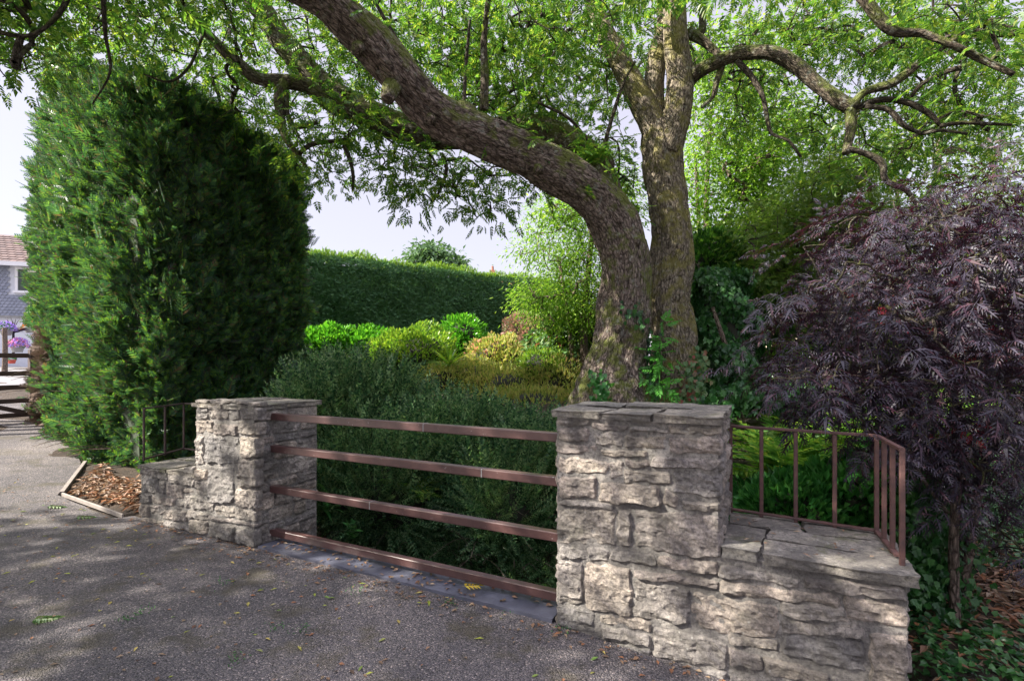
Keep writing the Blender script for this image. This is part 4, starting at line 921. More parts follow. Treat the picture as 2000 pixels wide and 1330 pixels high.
scatter(a, TWIG, np.stack([q[:, 0], q[:, 1], z], -1), rdir(n)*.7+np.array([-.3, -.8, .35]), rdir(n)*.5+np.array([0, -.6, .8]), .24*(1+.3*rng.uniform(-1, 1, n)))
tagp(a.build('bank_groundcover', M['coton']), kind='stuff')
# hart's tongue and leafy weeds on the bank
for k, (px, py, Y, sz, lab) in enumerate(((640,985,5.3,.34,'strap-leaved fern at the foot of the left pier behind the third rail'), (690,1040,5.0,.22,'small leafy weed low behind the left end of the lowest rail'), (795,965,5.4,.36,'light green fern sprouting from the dark bank between second and third rail'))):
    a = Acc(); n = 14; d = rdir(n); d[:, 2] = np.abs(d[:, 2])*.6+.1
    scatter(a, FROND if k == 2 else BLADE if k == 0 else LEAF, P(px, py, Y)+rng.normal(0, .05, (n, 3)), d, rdir(n)*.2+np.array([0, 0, 1.]), sz*(.5 if k == 1 else 1))
    tagp(a.build('fern' if k != 1 else 'weed', M['fern' if k == 2 else 'vinca'], origin=P(px, py+20, Y)), lab, 'fern' if k != 1 else 'weed')

# ------------------------------------------------------------------ ivy on trunks
def ivy_on(name, label, pts, n, spread, size=.07, mat='ivy'):
    a_ = Acc(); pts = catmull(pts, .05); k = rng.integers(0, len(pts), n); Pn = pts[k]+rng.normal(0, 1, (n, 3))*np.array([spread, .05, .08])
    Nn = rdir(n)*.5+np.array([-.1, -1., .25]); D_ = rdir(n)*.5+np.array([0, 0, -.8])
    scatter(a_, IVY, Pn, D_, Nn, size*(1+.35*rng.uniform(-1, 1, n)))
    return tagp(a_.build(name, M[mat], origin=pts[0]), label, 'ivy')
ivy_on('ivy', 'dark ivy climbing the cleft between the two ash trunks', [P(1262, 790, 6.25), P(1258, 720, 6.3), P(1250, 650, 6.4), P(1235, 610, 6.15)], 520, .085)
ivy_on('ivy', 'small bright ivy clump low on the front of the left ash trunk', [P(1178, 790, 5.9), P(1174, 765, 5.95), P(1170, 740, 6.05)], 110, .05, .065, 'vinca')
ivy_on('ivy', 'sunlit pale ivy at the right foot of the right ash trunk', [P(1350, 800, 6.6), P(1352, 740, 6.7), P(1362, 690, 6.8)], 420, .10, .07, 'creeper')
a = Acc(); n = 60; c = P(1290, 730, 6.2); pp = c+rng.normal(0, 1, (n, 3))*np.array([.10, .06, .30])
scatter(a, ASH, pp, rdir(n)*.7+np.array([-.2, -.3, -.2]), rdir(n)*.4+np.array([0, -.6, .8]), .20)
tube(a, [P(1285, 810, 6.2), P(1288, 740, 6.2), P(1290, 660, 6.2)], [.008, .006, .003], 4, .1, attr=False)
tagp(a.build('ash_sapling', M['gleaf'], origin=P(1285, 810, 6.2)), 'fresh green sapling leaves growing in front of the right ash trunk base', 'sapling')
# fern tuft on the stub
a = Acc(); n = 22; d = rdir(n); d[:, 2] = np.abs(d[:, 2])*.5
scatter(a, FROND, P(1165, 318, 6.6)+rng.normal(0, .06, (n, 3)), d, rdir(n)*.2+np.array([0, 0, 1.]), .32)
scatter(a, FROND, P(1145, 300, 6.5)+rng.normal(0, .08, (n, 3)), d[::-1], rdir(n)*.2+np.array([0, 0, 1.]), .26)
tagp(a.build('fern', M['fern'], origin=P(1165, 318, 6.6)), 'fern tuft growing on the mossy stub high on the ash tree', 'fern')

# ------------------------------------------------------------------ background trees
def bgtree(name, label, cat, base, trunks, clus, mat, nleaf, sig, size, tm=LEAF, bark='palebark', droop=.4, r0=.003, k=.0035, group=None):
    t = thing(name, label, cat, base, group); a_ = Acc(); sk = []
    for tr_ in trunks:
        sk += list(tube(a_, [P(x, y, Y) for x, y, Y, r in tr_], [q_[3] for q_ in tr_], 10, .12, .12, tr_[0][0]*.07, 2))
    a_.build('trunk', M[bark], t, smooth=True)
    C_ = np.concatenate(clus); a_ = Acc(); twigs(a_, mst(sk[::2], C_), r0, k, maxl=9); a_.build('twigs', M[bark], t)
    a_ = Acc(); clusters_leaves(a_, tm, C_, nleaf, sig, size, droop=droop); a_.build('crown', M[mat], t); return t
bgtree('willow_tree', 'pale airy tree with hanging twigs left of the ash trunk by the clipped hedge', 'tree', P(1140, 790, 10.5),
 [[(1145,780,10.5,.09),(1140,640,10.5,.08),(1150,520,10.5,.06),(1160,420,10.5,.04)], [(1120,740,10.6,.05),(1110,620,10.6,.04),(1090,500,10.6,.03)]],
 [ell(1135,440,55,60,9.8,12,62), ell(1060,440,34,40,10,12,20), ell(1095,505,40,30,10,12,26), ell(1030,490,26,18,10,12,8), ell(1145,560,42,80,9.8,11.5,70), ell(1075,570,45,38,10,12,40), ell(1190,390,50,70,9.8,12,70), ell(1035,585,30,22,10,11.5,16), ell(1110,625,60,30,10,11.5,40), ell(1085,405,28,16,10,12,8)], 'birch', 52, .22, .095, LEAFN)
bgtree('birch_tree', 'tall leafy tree with several thin pale stems directly right of the ash trunks', 'tree', P(1420, 780, 11),
 [[(1372,760,11,.07),(1378,560,11,.06),(1380,380,11,.05),(1390,200,11,.03)], [(1362,740,11.4,.05),(1366,500,11.4,.045),(1358,300,11.4,.03)], [(1480,760,11.2,.06),(1482,520,11.2,.05),(1490,330,11.2,.035)]],
 [ell(1450,220,120,110,10,12.5,130), ell(1420,380,90,110,10,12.5,160), ell(1520,330,90,120,10,12.5,120), ell(1400,520,60,80,9.8,12,60), ell(1500,480,70,60,10,12,40), ell(1450,80,110,60,10,12.5,36)], 'birch', 44, .24, .095, LEAF)
bgtree('cypress_tree', 'feathery olive-green tree behind the purple-leaved shrub', 'tree', P(1640, 760, 8.6),
 [[(1640,760,8.6,.08),(1645,560,8.6,.06),(1640,380,8.6,.04)], [(1665,750,8.8,.05),(1690,520,8.8,.04),(1700,350,8.8,.03)]],
 [ell(1560,460,110,80,7.8,9.5,130), ell(1640,380,90,70,8,10,80), ell(1500,560,80,50,7.8,9.2,70), ell(1600,570,90,60,8,10,80), ell(1700,480,80,90,8,10,70)], 'olive', 26, .2, .15, SPRAY, bark='thinbark', droop=.2)
bgtree('sycamore_tree', 'loose leafy tree showing sky through its crown at the far right', 'tree', P(1850, 760, 12),
 [[(1850,760,12,.12),(1845,560,12,.1),(1830,380,12,.08),(1840,230,12,.05)], [(1760,740,12.5,.08),(1765,520,12.5,.06),(1750,360,12.5,.04)], [(1960,740,12,.08),(1950,480,12,.06),(1940,300,12,.04)]],
 [ell(1750,350,110,100,11,13.5,50), ell(1870,330,120,110,11,13.5,50), ell(1960,430,90,120,11,13,44), ell(1800,480,120,80,11,13,70), ell(1650,260,100,80,11,13,36), ell(1930,600,110,80,10,12,80), ell(2060,350,60,180,10,12,40), ell(1740,620,110,60,11,13,60)], 'olive', 40, .27, .11, LEAF)
# shrubs low in the right background
shrub('holly_bush', 'deep green bush in the shade right of the ash trunks, under the birch', 'shrub', [B(1395,520,8.8,55,60), B(1430,600,8.4,62,80), B(1500,600,9.0,60,60)], LEAF, 'deep', 9000, .10, seed=41)
shrub('background_bush', 'broad sunlit mid-green bush behind the purple-leaved shrub at right', 'shrub', [B(1500,715,10.2,60,50), B(1640,660,10.5,110,60), B(1780,660,10.5,110,70), B(1920,680,9.5,130,90)], LEAF, 'birch', 15000, .10, seed=44)
# ivy clad stump
st_ = thing('ivy_clad_stump', 'dark ivy-smothered dead trunk right of the ash tree', 'tree stump', P(1430, 800, 7.2))
a = Acc(); tube(a, [P(1432, 830, 7.3), P(1425, 720, 7.3), P(1415, 640, 7.3), P(1405, 570, 7.3)], [.42, .38, .32, .22], 24, .08, .25, 8, 3); a.build('trunk', M['darkcore'], st_, smooth=True)
a = Acc(); tube(a, [P(1392, 600, 6.85), P(1405, 640, 6.85), P(1420, 680, 6.85), P(1432, 702, 6.85)], [.02, .03, .028, .02], 8, .06, .2, 5, 1); a.build('broken_branch', M['palebark'], st_)
a = Acc(); n = 9500; z = rng.uniform(-.05, 1.12, n); an = rng.uniform(0, 2*math.pi, n); cpt = P(1405, 560, 7.3)*z[:, None]+P(1432, 830, 7.3)*(1-z[:, None]); rr2 = .48-.2*z+.1*np.sin(z*14+an*3)
nd = np.stack([np.cos(an), np.sin(an), 0*an], -1); rr2 = rr2*(.95+.35*rng.uniform(0, 1, n)); scatter(a, IVY, cpt+nd*rr2[:, None], rdir(n)*.6+np.array([0, 0, -.8]), nd+rdir(n)*.55, .085*(1+.3*rng.uniform(-1, 1, n)))
a.build('ivy', M['ivy'], st_)
# old dark-stone wall in the hollow
a = Acc(); w0, w1 = P(1360, 900, 6.6), P(1640, 900, 6.1); ud = norm((w1-w0)*np.array([1, 1, 0])); nd_ = np.cross(ud, Z3); Lw = np.linalg.norm((w1-w0)[:2])
org = np.array([w0[0], w0[1], 0]); courses(a, org, ud, nd_, 0, Lw, -.9, 1.02, 61, .1, .22, .2, .5); a.box(org+ud*Lw/2-nd_*.2+Z3*.05, ud*(Lw/2-.01), nd_*.19, Z3*.94)
tagp(a.build('garden_wall', M['oldstone'], origin=org), 'dark brown old stone wall in the dark hollow behind the right pier', 'garden wall')
ivy_on('ivy', 'ivy trailing over the dark brown old wall in the hollow behind the right pier', [P(1400, 790, 6.2), P(1470, 770, 6.1), P(1560, 780, 6.0), P(1600, 820, 5.9)], 1500, .12, .085)
# small outbuilding glimpsed through the leaves
ob = thing('outbuilding', 'cream-walled outbuilding with an orange tiled roof glimpsed through the purple leaves', 'outbuilding', P(1520, 760, 15))
c = P(1520, 690, 15); a = Acc(); ux = norm(np.array([.6, .8, 0])); vx = np.array([-ux[1], ux[0], 0])
c = P(1515, 668, 15); a.box(c, ux*1.0, vx*.9, Z3*.30); a.build('wall', M['cream'], ob)
a = Acc(); a.add([c+ux*sx*1.15+vx*sy*1.05*(1 if k == 0 else 0)+Z3*(.30 if k == 0 else .75) for k in (0, 1) for sx in (-1, 1) for sy in ((-1, 1) if k == 0 else (0,))], [[0, 1, 3, 2], [0, 4, 5, 2], [1, 3, 5, 4]], [[0, 1, 4], [2, 5, 3]]); a.build('roof', M['terra'], ob)

# ------------------------------------------------------------------ ferns and ground cover behind the right railing
a = Acc(); tpl = Acc(); n = 26; d = rdir(n); d[:, 2] = np.abs(d[:, 2])*.7+.35
scatter(a, FROND, rng.normal(0, .03, (n, 3)), d, rdir(n)*.15+np.array([0, 0, 1.]), .78*(1+.25*rng.uniform(-1, 1, n)))
f0 = a.build('fern', M['fern'], origin=(0, 0, 0)); tagp(f0, 'light green bracken fern in the sunlit clump behind the right railing', 'fern', 'bracken ferns behind the right railing')
fp = [(1545,915,5.7),(1590,880,6.0),(1640,870,6.0),(1690,880,5.6),(1560,850,6.5),(1620,840,6.6),(1680,830,6.4),(1735,860,5.6),(1530,950,5.2),(1730,900,5.0),(1780,850,5.8),(1650,910,5.3)]
for k, (px, py, Y) in enumerate(fp):
    o = f0 if k == 0 else f0.copy()
    if k: link(o)
    o.location = P(px, py+22, Y); o.rotation_euler = (0, 0, rng.uniform(0, 6.28)); s = rng.uniform(.95, 1.25); o.scale = (s, s, s)
shrub('periwinkle_bank', 'leafy dark green periwinkle mass behind the right railing in front of the ferns', 'ground cover plant', [B(1560,1000,4.7,110,70), B(1660,990,4.6,100,85), B(1740,960,4.5,80,90)], LEAF, 'vinca', 9000, .09, seed=51, up=.2)
# periwinkle / ivy carpet on the right bank
a = Acc(); n = 40000; x = rng.uniform(1.9, 7.5, n); y = rng.uniform(1.2, 7.5, n); s, t = st_of(x, y)
lit = np.exp(-(((x-3.7)/.7)**2+((y-3.75)/.55)**2)); k_ = ((s > 4.5) | (t > 1.6)) & (rng.uniform(size=n) > lit*1.5); x, y = x[k_], y[k_]; n = len(x)
z = zground(x, y)+rng.uniform(0, .10, n); scatter(a, IVY, np.stack([x, y, z], -1), rdir(n)*np.array([1, 1, .3])+np.array([0, -.3, -.1]), rdir(n)*.65+np.array([0, -.25, 1.]), .05*(1+.35*rng.uniform(-1, 1, n)))
tagp(a.build('ivy_carpet', M['ivy']), kind='stuff')
a = Acc(); n = 3200; x = rng.normal(3.75, .75, n); y = rng.normal(3.75, .6, n); k_ = st_of(x, y)[0] > 4.5; x, y = x[k_], y[k_]; n = len(x)
z = zground(x, y)+rng.uniform(.03, .07, n); scatter(a, LEAFN, np.stack([x, y, z], -1), rdir(n)*np.array([1, 1, .2]), rdir(n)*.4+np.array([0, 0, 1.]), .09*(1+.4*rng.uniform(-1, 1, n)))
scatter(a, LEAF, np.array([P(1935, 1312, 3.0)]), np.array([[1, .2, .1]]), np.array([[0, -.5, 1.]]), .12)
tagp(a.build('leaf_litter', M['litter']), kind='stuff')

# ------------------------------------------------------------------ purple shrub at the right
pu = thing('purple_elder', 'large dark purple lacy-leaved shrub filling the right side in front of the railing corner', 'shrub', P(1865, 1230, 3.5))
a = Acc(); sk = []
ST = [[(1865,1230,3.5,.035),(1862,1080,3.5,.032),(1868,960,3.5,.028),(1880,860,3.5,.025),(1850,740,3.5,.02),(1790,640,3.5,.015),(1740,560,3.5,.01)],
 [(1868,1230,3.6,.03),(1895,1060,3.6,.028),(1915,940,3.7,.026),(1960,800,3.7,.02),(1990,640,3.7,.015)],
 [(1880,880,3.5,.02),(1800,800,3.4,.015),(1700,740,3.3,.010),(1620,735,3.2,.006),(1540,740,3.1,.004)],
 [(1880,870,3.5,.02),(1940,820,3.5,.02),(2010,760,3.5,.015)],
 [(1850,740,3.5,.016),(1870,600,3.5,.012),(1860,480,3.5,.009),(1830,390,3.5,.005)],
 [(1850,1000,3.5,.012),(1800,930,3.3,.01),(1770,860,3.2,.006)],
 [(1800,650,3.5,.012),(1700,620,3.5,.009),(1600,610,3.5,.006),(1520,620,3.5,.004)]]
for S_ in ST: sk += list(tube(a, [P(x, y, Y) for x, y, Y, r in S_], [q_[3] for q_ in S_], 9, .05, .2, S_[0][0]*.1, 1.5))
a.build('stems', M['palebark'], pu, smooth=True)
PC = np.concatenate([ell(1720,570,130,70,3.1,4.4,75), ell(1870,520,140,120,2.9,4.3,95), ell(1620,600,90,50,3.2,4.4,32), ell(1570,740,70,30,3.0,3.5,16), ell(1690,740,110,50,3.0,4.0,60), ell(1830,690,140,90,2.9,4.2,100), ell(1960,620,90,150,2.8,4.2,85), ell(1760,830,80,50,3.0,3.8,32),
 ell(1900,830,110,80,2.9,4.0,70), ell(1970,930,60,60,2.9,3.9,24), ell(1880,910,50,40,3.0,3.8,12), ell(1750,450,120,60,3.3,4.6,44), ell(1870,380,120,60,3.2,4.6,34), ell(1640,480,90,50,3.5,4.6,16), ell(1960,420,70,90,3,4.3,28), ell(2080,650,70,260,2.7,4.2,90), ell(1960,1060,50,30,3.1,3.8,12), ell(1560,690,60,50,3.2,4.2,14), ell(1640,780,60,30,3.1,3.8,12)])
PC = PC[rng.uniform(size=len(PC)) < .76]
a = Acc(); twigs(a, mst(sk, PC), .0022, .0018, maxl=1.6, rmax=.014); a.build('twigs', M['thinbark'], pu)
a = Acc(); clusters_leaves(a, ELDER, PC, 3, .12, .25, droop=.45, flat=.4); a.build('foliage', M['purple'], pu)
a = Acc(); rc = np.concatenate([ell(1870,845,45,25,3.2,3.5,4), ell(1900,620,80,60,3.6,4.2,10), ell(1740,600,50,40,3.8,4.2,6), ell(1970,700,40,60,3.4,4,5)]); clusters_leaves(a, ELDER, rc, 5, .06, .14, droop=.1); a.build('young_leaves', M['redtip'], pu)
# ivy round the stems
ivy_on('ivy', 'ivy wrapped round the stems at the foot of the purple shrub', [P(1850, 1220, 3.6), P(1845, 1080, 3.6), P(1835, 960, 3.7), P(1810, 860, 3.8)], 900, .13, .06)
ivy_on('ivy', 'dark ivy standing behind the end of the right stone wall', [P(1800, 1180, 3.5), P(1800, 1060, 3.7), P(1790, 960, 3.9)], 700, .10, .06)

# ------------------------------------------------------------------ distance: tree, house with chimney, left house, gate, flowers
bgtree('distant_tree', 'small round grey-green tree showing above the clipped hedge', 'tree', P(848, 700, 45), [[(848,700,45,.5),(848,560,45,.4),(850,500,45,.2)]], [ell(845,515,42,20,43,47,60), ell(838,495,24,14,43,47,30), ell(880,518,16,10,43,47,14)], 'far', 40, .55, .42, LEAF, bark='thinbark', r0=.02, k=.01)
fh = thing('distant_house', 'distant house whose red chimney just shows above the clipped hedge', 'house', P(962, 700, 60))
c = P(962, 614, 60); a = Acc(); a.box(c-Z3*3, (5, 0, 0), (0, 3, 0), (0, 0, 4.5)); a.build('wall', M['render'], fh)
a = Acc(); a.add([c+[sx*5.3, sy*3.3, 1.5] for sx in (-1, 1) for sy in (-1, 1)]+[c+[-5.3, 0, 4.0], c+[5.3, 0, 4.0]], [[0, 2, 5, 4], [1, 4, 5, 3]], [[0, 4, 1], [2, 3, 5]]); a.build('roof', M['terra'], fh)
a = Acc(); cc = P(962, 545, 60); a.box(cc, (.28, 0, 0), (0, .28, 0), (0, 0, 1.0)); tube(a, [cc+Z3*1.0, cc+Z3*1.5], [.16, .13], 10, .3, attr=False); a.build('chimney', M['terra'], fh)
# left house
hs = thing('house', 'grey slate-hung house with brown tiled roof across the road at far left', 'house', P(0, 712, 25))
hu = norm(np.array([.94, .34, 0])); hv = np.array([-hu[1], hu[0], 0]); hb = P(0, 712, 25); gz = 1.35
def HP(a_, d_, z_): return np.array([hb[0], hb[1], 0])+hu*a_+hv*d_+Z3*z_
a = Acc(); a.box(HP(2, 3, 3.75), hu*9, hv*3, Z3*2.55); a.build('wall', M['render'], hs)
a = Acc(); zt = 6.3
for r_i in range(17):
    for c_i in range(60):
        aa_ = -5+c_i*.18+(r_i % 2)*.09; zz = 6.14-r_i*.145
        if .38 < aa_+.09 < 2.2 and 4.80 < zz < 6.25: continue
        p0 = HP(aa_, -.03, zz)
        a.add([p0+Z3*.10, p0+hu*.17+Z3*.10, p0+hu*.17-Z3*.03-hv*.03, p0+hu*.085-Z3*.09-hv*.035, p0-Z3*.03-hv*.03], [[0, 4, 3, 2, 1]])
a.build('hung_slates', M['slate'], hs)
a = Acc()
sl = norm(hv*3.3+Z3*1.9)
for r_i in range(12):
    for c_i in range(50):
        p0 = HP(-5.5+c_i*.3+(r_i % 2)*.15, -.35, 6.35)+sl*(.32*r_i); nrm_ = np.cross(hu, sl)
        a.add([p0+nrm_*.05, p0+hu*.27+nrm_*.05, p0+hu*.27+sl*.34+nrm_*.01, p0+sl*.34+nrm_*.01, p0, p0+hu*.27], [[0, 1, 2, 3], [4, 5, 1, 0]])
for sgn in (0,):
    p0 = HP(-7, -.4, 6.30); a.add([p0, p0+hu*18, p0+hu*18+sl*4.05, p0+sl*4.05, HP(-7, 6.4, 6.3), HP(11, 6.4, 6.3)], [[0, 1, 2, 3], [3, 2, 5, 4]])
a.build('roof', M['rooftile'], hs)
a = Acc(); a.box(HP(2, -.45, 6.27), hu*9, hv*.04, Z3*.10); a.build('fascia', M['white'], hs)
def window(a0, a1_, z0, z1):
    f = Acc(); d = -.075; wv = .055
    f.box(HP((a0+a1_)/2, d, z1), hu*((a1_-a0)/2), hv*.05, Z3*wv); f.box(HP((a0+a1_)/2, d-.02, z0), hu*((a1_-a0)/2+.06), hv*.08, Z3*wv)
    for x in (a0+wv, (a0+a1_)/2, a1_-wv): f.box(HP(x, d, (z0+z1)/2), hu*wv, hv*.045, Z3*((z1-z0)/2-wv))
    wf = f.build('window', M['white'], hs); g2 = Acc(); g2.box(HP((a0+a1_)/2, d+.03, (z0+z1)/2), hu*((a1_-a0)/2-wv), hv*.01, Z3*((z1-z0)/2-wv)); g2.build('pane', M['glass'], wf)
window(.62, 2.05, 4.95, 6.12)
a = Acc(); a.box(HP(2, -.06, 3.72), hu*9, hv*.05, Z3*.05); a.build('ledge', M['pot'], hs)
# flowers in front of house
def flowerpot(name, label, cat, c, r, mats, potmat, hang=False):
    t = thing(name, label, cat, c); a_ = Acc()
    tube(a_, [c, c+Z3*r*.5, c+Z3*r*.9], [r*.55, r*.7, r*.8], 14, r*.3, attr=False); a_.build('pot', M[potmat], t)
    for k, mt in enumerate(mats):
        a_ = Acc(); n_ = 260 if mt != 'vinca' else 300; d_ = rdir(n_); d_[:, 2] = np.abs(d_[:, 2])*1.1-.2
        scatter(a_, LEAF, c+Z3*r*1.0+d_*r*(1.15 if k else 1.0)+np.array([(k-1)*r*.3, 0, 0]), rdir(n_), rdir(n_), r*.28); a_.build('foliage' if mt == 'vinca' else 'flowers', M[mt], t)
    return t
flowerpot('flower_tub', 'lilac flowers in a tub behind the gate, far left', 'flower tub', P(12, 655, 20), .26, ['vinca', 'purplef'], 'pot')
flowerpot('flower_tub', 'pink and violet flowers in a tub nearer the hedge, behind the gate', 'flower tub', P(34, 688, 20), .27, ['vinca', 'pinkf', 'purplef'], 'pot')
flowerpot('hanging_basket', 'orange and red flowers in a basket on the house wall beside the conifer', 'hanging basket', P(57, 650, 21), .20, ['vinca', 'orangef'], 'pot')
flowerpot('flower_pot', 'small red pot on the ground behind the gate top rail', 'flower pot', P(23, 710, 20), .17, ['vinca'], 'red')
a = Acc(); tube(a, [P(9, 735, 19), P(10, 690, 19), P(9, 640, 19)], [.09, .08, .07], 10, .2, .1, 3, 1); tagp(a.build('timber_post', M['palebark'], origin=P(9, 735, 19)), 'mossy upright post among the flower tubs behind the gate', 'post')
a = Acc(); n = 40; d = rdir(n); d[:, 2] = np.abs(d[:, 2]); scatter(a, BLADE, np.tile(P(26, 650, 20.5), (n, 1)), d, rdir(n), .6); tube(a, [P(26, 700, 20.5), P(26, 650, 20.5)], [.05, .04], 8, .2, attr=False)
tagp(a.build('cordyline', M['purple'], origin=P(26, 700, 20.5)), 'dark spiky plant standing among the flower tubs', 'plant')
# five-bar gate
gt = thing('field_gate', 'dark brown five-bar timber gate beside the conifer at the far left', 'gate', (-8.98, 9.6, .45))
g0 = np.array([-8.98, 9.6, 0]); gd = norm(np.array([-.46, -.89, 0])); gn = np.array([gd[1], -gd[0], 0])
a = Acc(); bevbox(a, g0+Z3*1.10, Z3*.66, gd*.06, gn*.06, .01); a.build('post', M['timber'], gt)
for z in (1.65, 1.32, 1.07, .82, .56):
    a = Acc(); bevbox(a, g0+gd*1.56+Z3*z, gd*1.49, gn*.022, Z3*.042, .006); a.build('bar', M['timber'], gt)
a = Acc(); d_ = norm(gd*1.0+Z3*.34); bevbox(a, g0+gd*1.55+Z3*1.08-gn*.045, d_*1.5, gn*.018, norm(np.cross(d_, gn))*.04, .006); a.build('brace', M['timber'], gt)
a = Acc(); bevbox(a, g0+gd*3.08+Z3*1.12, Z3*.62, gd*.035, gn*.035, .006); a.build('end_stile', M['timber'], gt)

# ------------------------------------------------------------------ edging boards, litter, small things on the drive
def board(name, label, p, q, hgt=.045, th=.009, mat='kerbwood'):
    p = np.array([*p, float(zdrive(*p))]); q = np.array([*q, float(zdrive(*q))]); a_ = Acc(); d = q-p; L = np.linalg.norm(d); d /= L
    bevbox(a_, (p+q)/2+Z3*.012, d*L/2, norm(np.cross(d, Z3))*th, Z3*hgt/2, .004); return tagp(a_.build(name, M[mat], origin=(p+q)/2), label, 'edging')
board('edging_board', 'pale timber edging running back along the leaf-strewn bed under the conifer', (-5.08, 5.78), (-6.0, 7.2), th=.022)
board('edging_board', 'short timber edging running from the leafy bed corner towards the left stone wall', (-5.04, 5.74), (-3.86, 5.08))
a = Acc(); n = 620; u = rng.uniform(0, 1, (n, 2)); A_, B_, C_ = np.array([-5.05, 5.85]), np.array([-3.75, 5.25]), np.array([-5.75, 7.2]); k_ = u.sum(1) > 1; u[k_] = 1-u[k_]
q = A_+u[:, :1]*(B_-A_)+u[:, 1:]*(C_-A_); z = zground(q[:, 0], q[:, 1])+rng.uniform(.005, .05, n)
scatter(a, LEAFN, np.stack([q[:, 0], q[:, 1], z], -1), rdir(n)*np.array([1, 1, .2]), rdir(n)*.5+np.array([0, 0, 1.]), .085*(1+.4*rng.uniform(-1, 1, n)))
n = 520; u = rng.uniform(0, 1, (n, 2)); k_ = u.sum(1) > 1; u[k_] = 1-u[k_]; A_, B_, C_ = np.array([-3.75, 5.15]), np.array([-4.1, 6.3]), np.array([-5.3, 6.6])
q = A_+u[:, :1]*(B_-A_)+u[:, 1:]*(C_-A_); z = zground(q[:, 0], q[:, 1])+rng.uniform(.005, .05, n)
scatter(a, LEAFN, np.stack([q[:, 0], q[:, 1], z], -1), rdir(n)*np.array([1, 1, .2]), rdir(n)*.5+np.array([0, 0, 1.]), .08*(1+.4*rng.uniform(-1, 1, n)))
tagp(a.build('leaf_litter', M['litter']), kind='stuff')
def ondrive(n, x0, x1, y0, y1):
    x = rng.uniform(x0, x1, n); y = rng.uniform(y0, y1, n); s, t = st_of(x, y); k = (t < -.02) & (s < 4.4); return x[k], y[k], zdrive(x[k], y[k])+.012
def onl(n, box, mat, name, size, tm=LEAFN):
    x, y, z = ondrive(n, *box); n = len(x); a_ = Acc()
    scatter(a_, tm, np.stack([x, y, z], -1), rdir(n)*np.array([1, 1, .1]), rdir(n)*.25+np.array([0, 0, 1.]), size*(1+.4*rng.uniform(-1, 1, n))); tagp(a_.build(name, M[mat]), kind='stuff')
onl(1300, (-9, 2.2, 1.8, 9.5), 'fallen', 'scattered_leaves', .045)
onl(2600, (-9, 2.2, 1.8, 9.5), 'litter', 'leaf_fragments', .03, LEAF)
# litter along the wall foot and sill, low wall tops
a = Acc(); n = 420; s = rng.uniform(-1.8, 4.3, n); t = -np.abs(rng.normal(0, .10, n))-.02; q = O2+s[:, None]*U2+t[:, None]*N2
scatter(a, LEAF, np.stack([q[:, 0], q[:, 1], zdrive(q[:, 0], q[:, 1])+.012], -1), rdir(n)*np.array([1, 1, .1]), rdir(n)*.3+np.array([0, 0, 1.]), .03*(1+.5*rng.uniform(-1, 1, n)))
n = 110; s = rng.uniform(.1, 2.6, n); t = rng.uniform(.01, .22, n); q = O2+s[:, None]*U2+t[:, None]*N2
scatter(a, LEAF, np.stack([q[:, 0], q[:, 1], np.full(n, .034)], -1), rdir(n)*np.array([1, 1, .1]), rdir(n)*.3+np.array([0, 0, 1.]), .042)
n = 26; s = rng.uniform(SR1+.05, SR2, n); t = rng.uniform(0, .6, n); q = O2+s[:, None]*U2+t[:, None]*N2
scatter(a, LEAFN, np.stack([q[:, 0], q[:, 1], np.full(n, LOWR+.058)], -1), rdir(n)*np.array([1, 1, .1]), rdir(n)*.3+np.array([0, 0, 1.]), .042)
tagp(a.build('wall_foot_litter', M['litter']), kind='stuff')
def sprig(name, label, px, py, mat, n=1, size=.22, ang=0.):
    k = (py-HOR)/F; Y = EYE/k
    for _ in range(4): Y = (EYE-float(zdrive((px-1000)/F*Y, Y)))/k
    c = np.array([(px-1000)/F*Y, Y, 0]); c[2] = float(zdrive(c[0], c[1]))+.02; a_ = Acc()
    an = ang+rng.uniform(-.5, .5, n); D_ = np.stack([np.cos(an), np.sin(an), .02*np.ones(n)], -1)
    scatter(a_, ASH, c+rng.normal(0, .03 if n > 1 else 0, (n, 3))*np.array([1, 1, .1]), D_, np.tile([0, -.1, 1.], (n, 1)), size)
    return tagp(a_.build(name, M[mat], origin=c), label, 'leaf')
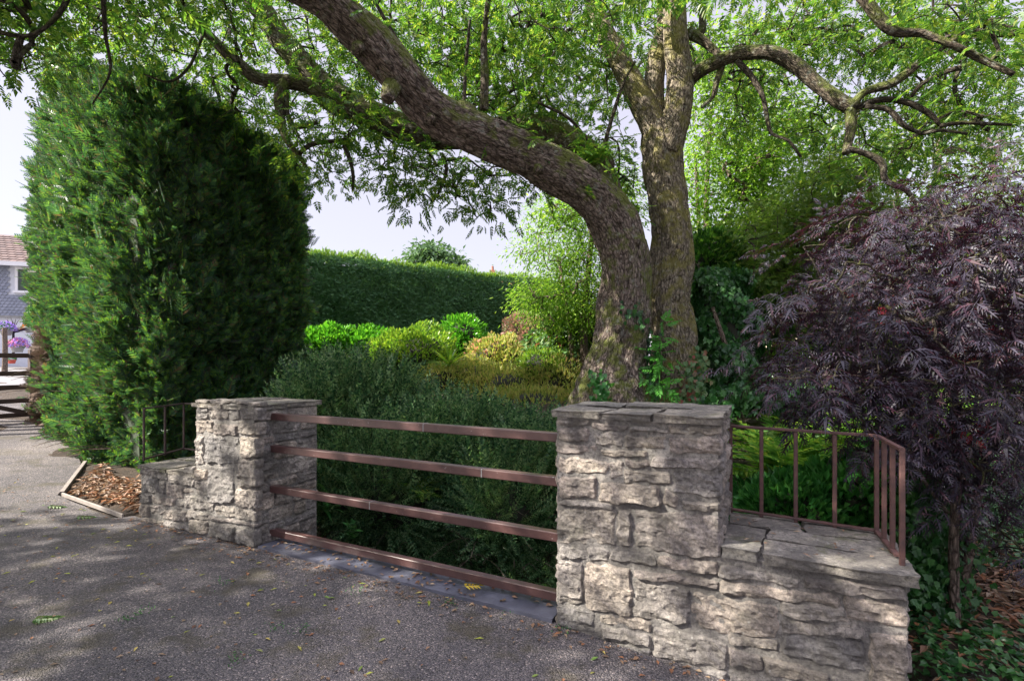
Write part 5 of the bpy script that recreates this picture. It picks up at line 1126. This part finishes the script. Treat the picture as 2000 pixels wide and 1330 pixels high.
sprig('fallen_sprig', 'green leafy sprig lying on the shaded drive at the lower left', 55, 1215, 'dull', 2, .17, .6)
sprig('fallen_sprig', 'green leaf lying on the drive just left of the left wall, nearer of two', 140, 1014, 'dull', 1, .18, .2)
sprig('fallen_sprig', 'green leaf lying on the drive near the corner of the leafy bed, farther of two', 85, 993, 'dull', 1, .18, .3)
sprig('fallen_sprig', 'green leafy sprig on the ground at the foot of the right stone wall', 1400, 1306, 'gleaf', 2, .17, -.6)
o = sprig('fallen_leaf', 'yellow compound leaf lying across the blue-grey slab under the lowest rail', 897, 1160, 'yleaf', 1, .15, .2); o.location.z += .03
# moss and weed tufts at the base of the walls and in the drive
a = Acc(); 
for px, py in ((250,1210),(280,1195),(440,1140),(540,1225),(590,1230),(460,1290),(1100,1228),(1000,1190),(420,1030),(410,1020),(700,1155),(640,1090),(880,1180)):
    k = (py-HOR)/F; Y = EYE/k; c = np.array([(px-1000)/F*Y, Y, .01]); n = 26
    scatter(a, LEAFN, c+rng.normal(0, .035, (n, 3))*np.array([1, 1, .05]), rdir(n)*.8+np.array([0, 0, .5]), rdir(n)*.3+np.array([0, 0, 1.]), .02)
tagp(a.build('weed_tufts', M['vinca']), kind='stuff')
# weld seams and end plates on the rails

for k, (ss, z) in enumerate(((1.62, 1.075), (1.12, .455), (2.1, .80))):
    a = Acc(); bevbox(a, W(ss, .175, z), U3*.003, N3*.0312, Z3*.0302, .005)
    a.build('weld_seam', M['pot'], rb)

a = Acc()
for k in range(170):
    ss, t0 = rng.uniform(.1, 2.9), rng.uniform(1.5, 2.8); q = O2+ss*U2+t0*N2; p = np.array([q[0], q[1], gh(*q)+rng.uniform(.1, .4)])
    d = norm(np.array([rng.uniform(-.6, .9), -rng.uniform(.3, 1), rng.uniform(-.2, .5)])); L = rng.uniform(.25, .7)
    tube(a, [p, p+d*L*.5+[0, 0, .05], p+d*L+[0, 0, -.12*L]], [.004, .003, .0015], 4, .09)
tagp(a.build('bare_twigs', M['palebark']), kind='stuff')
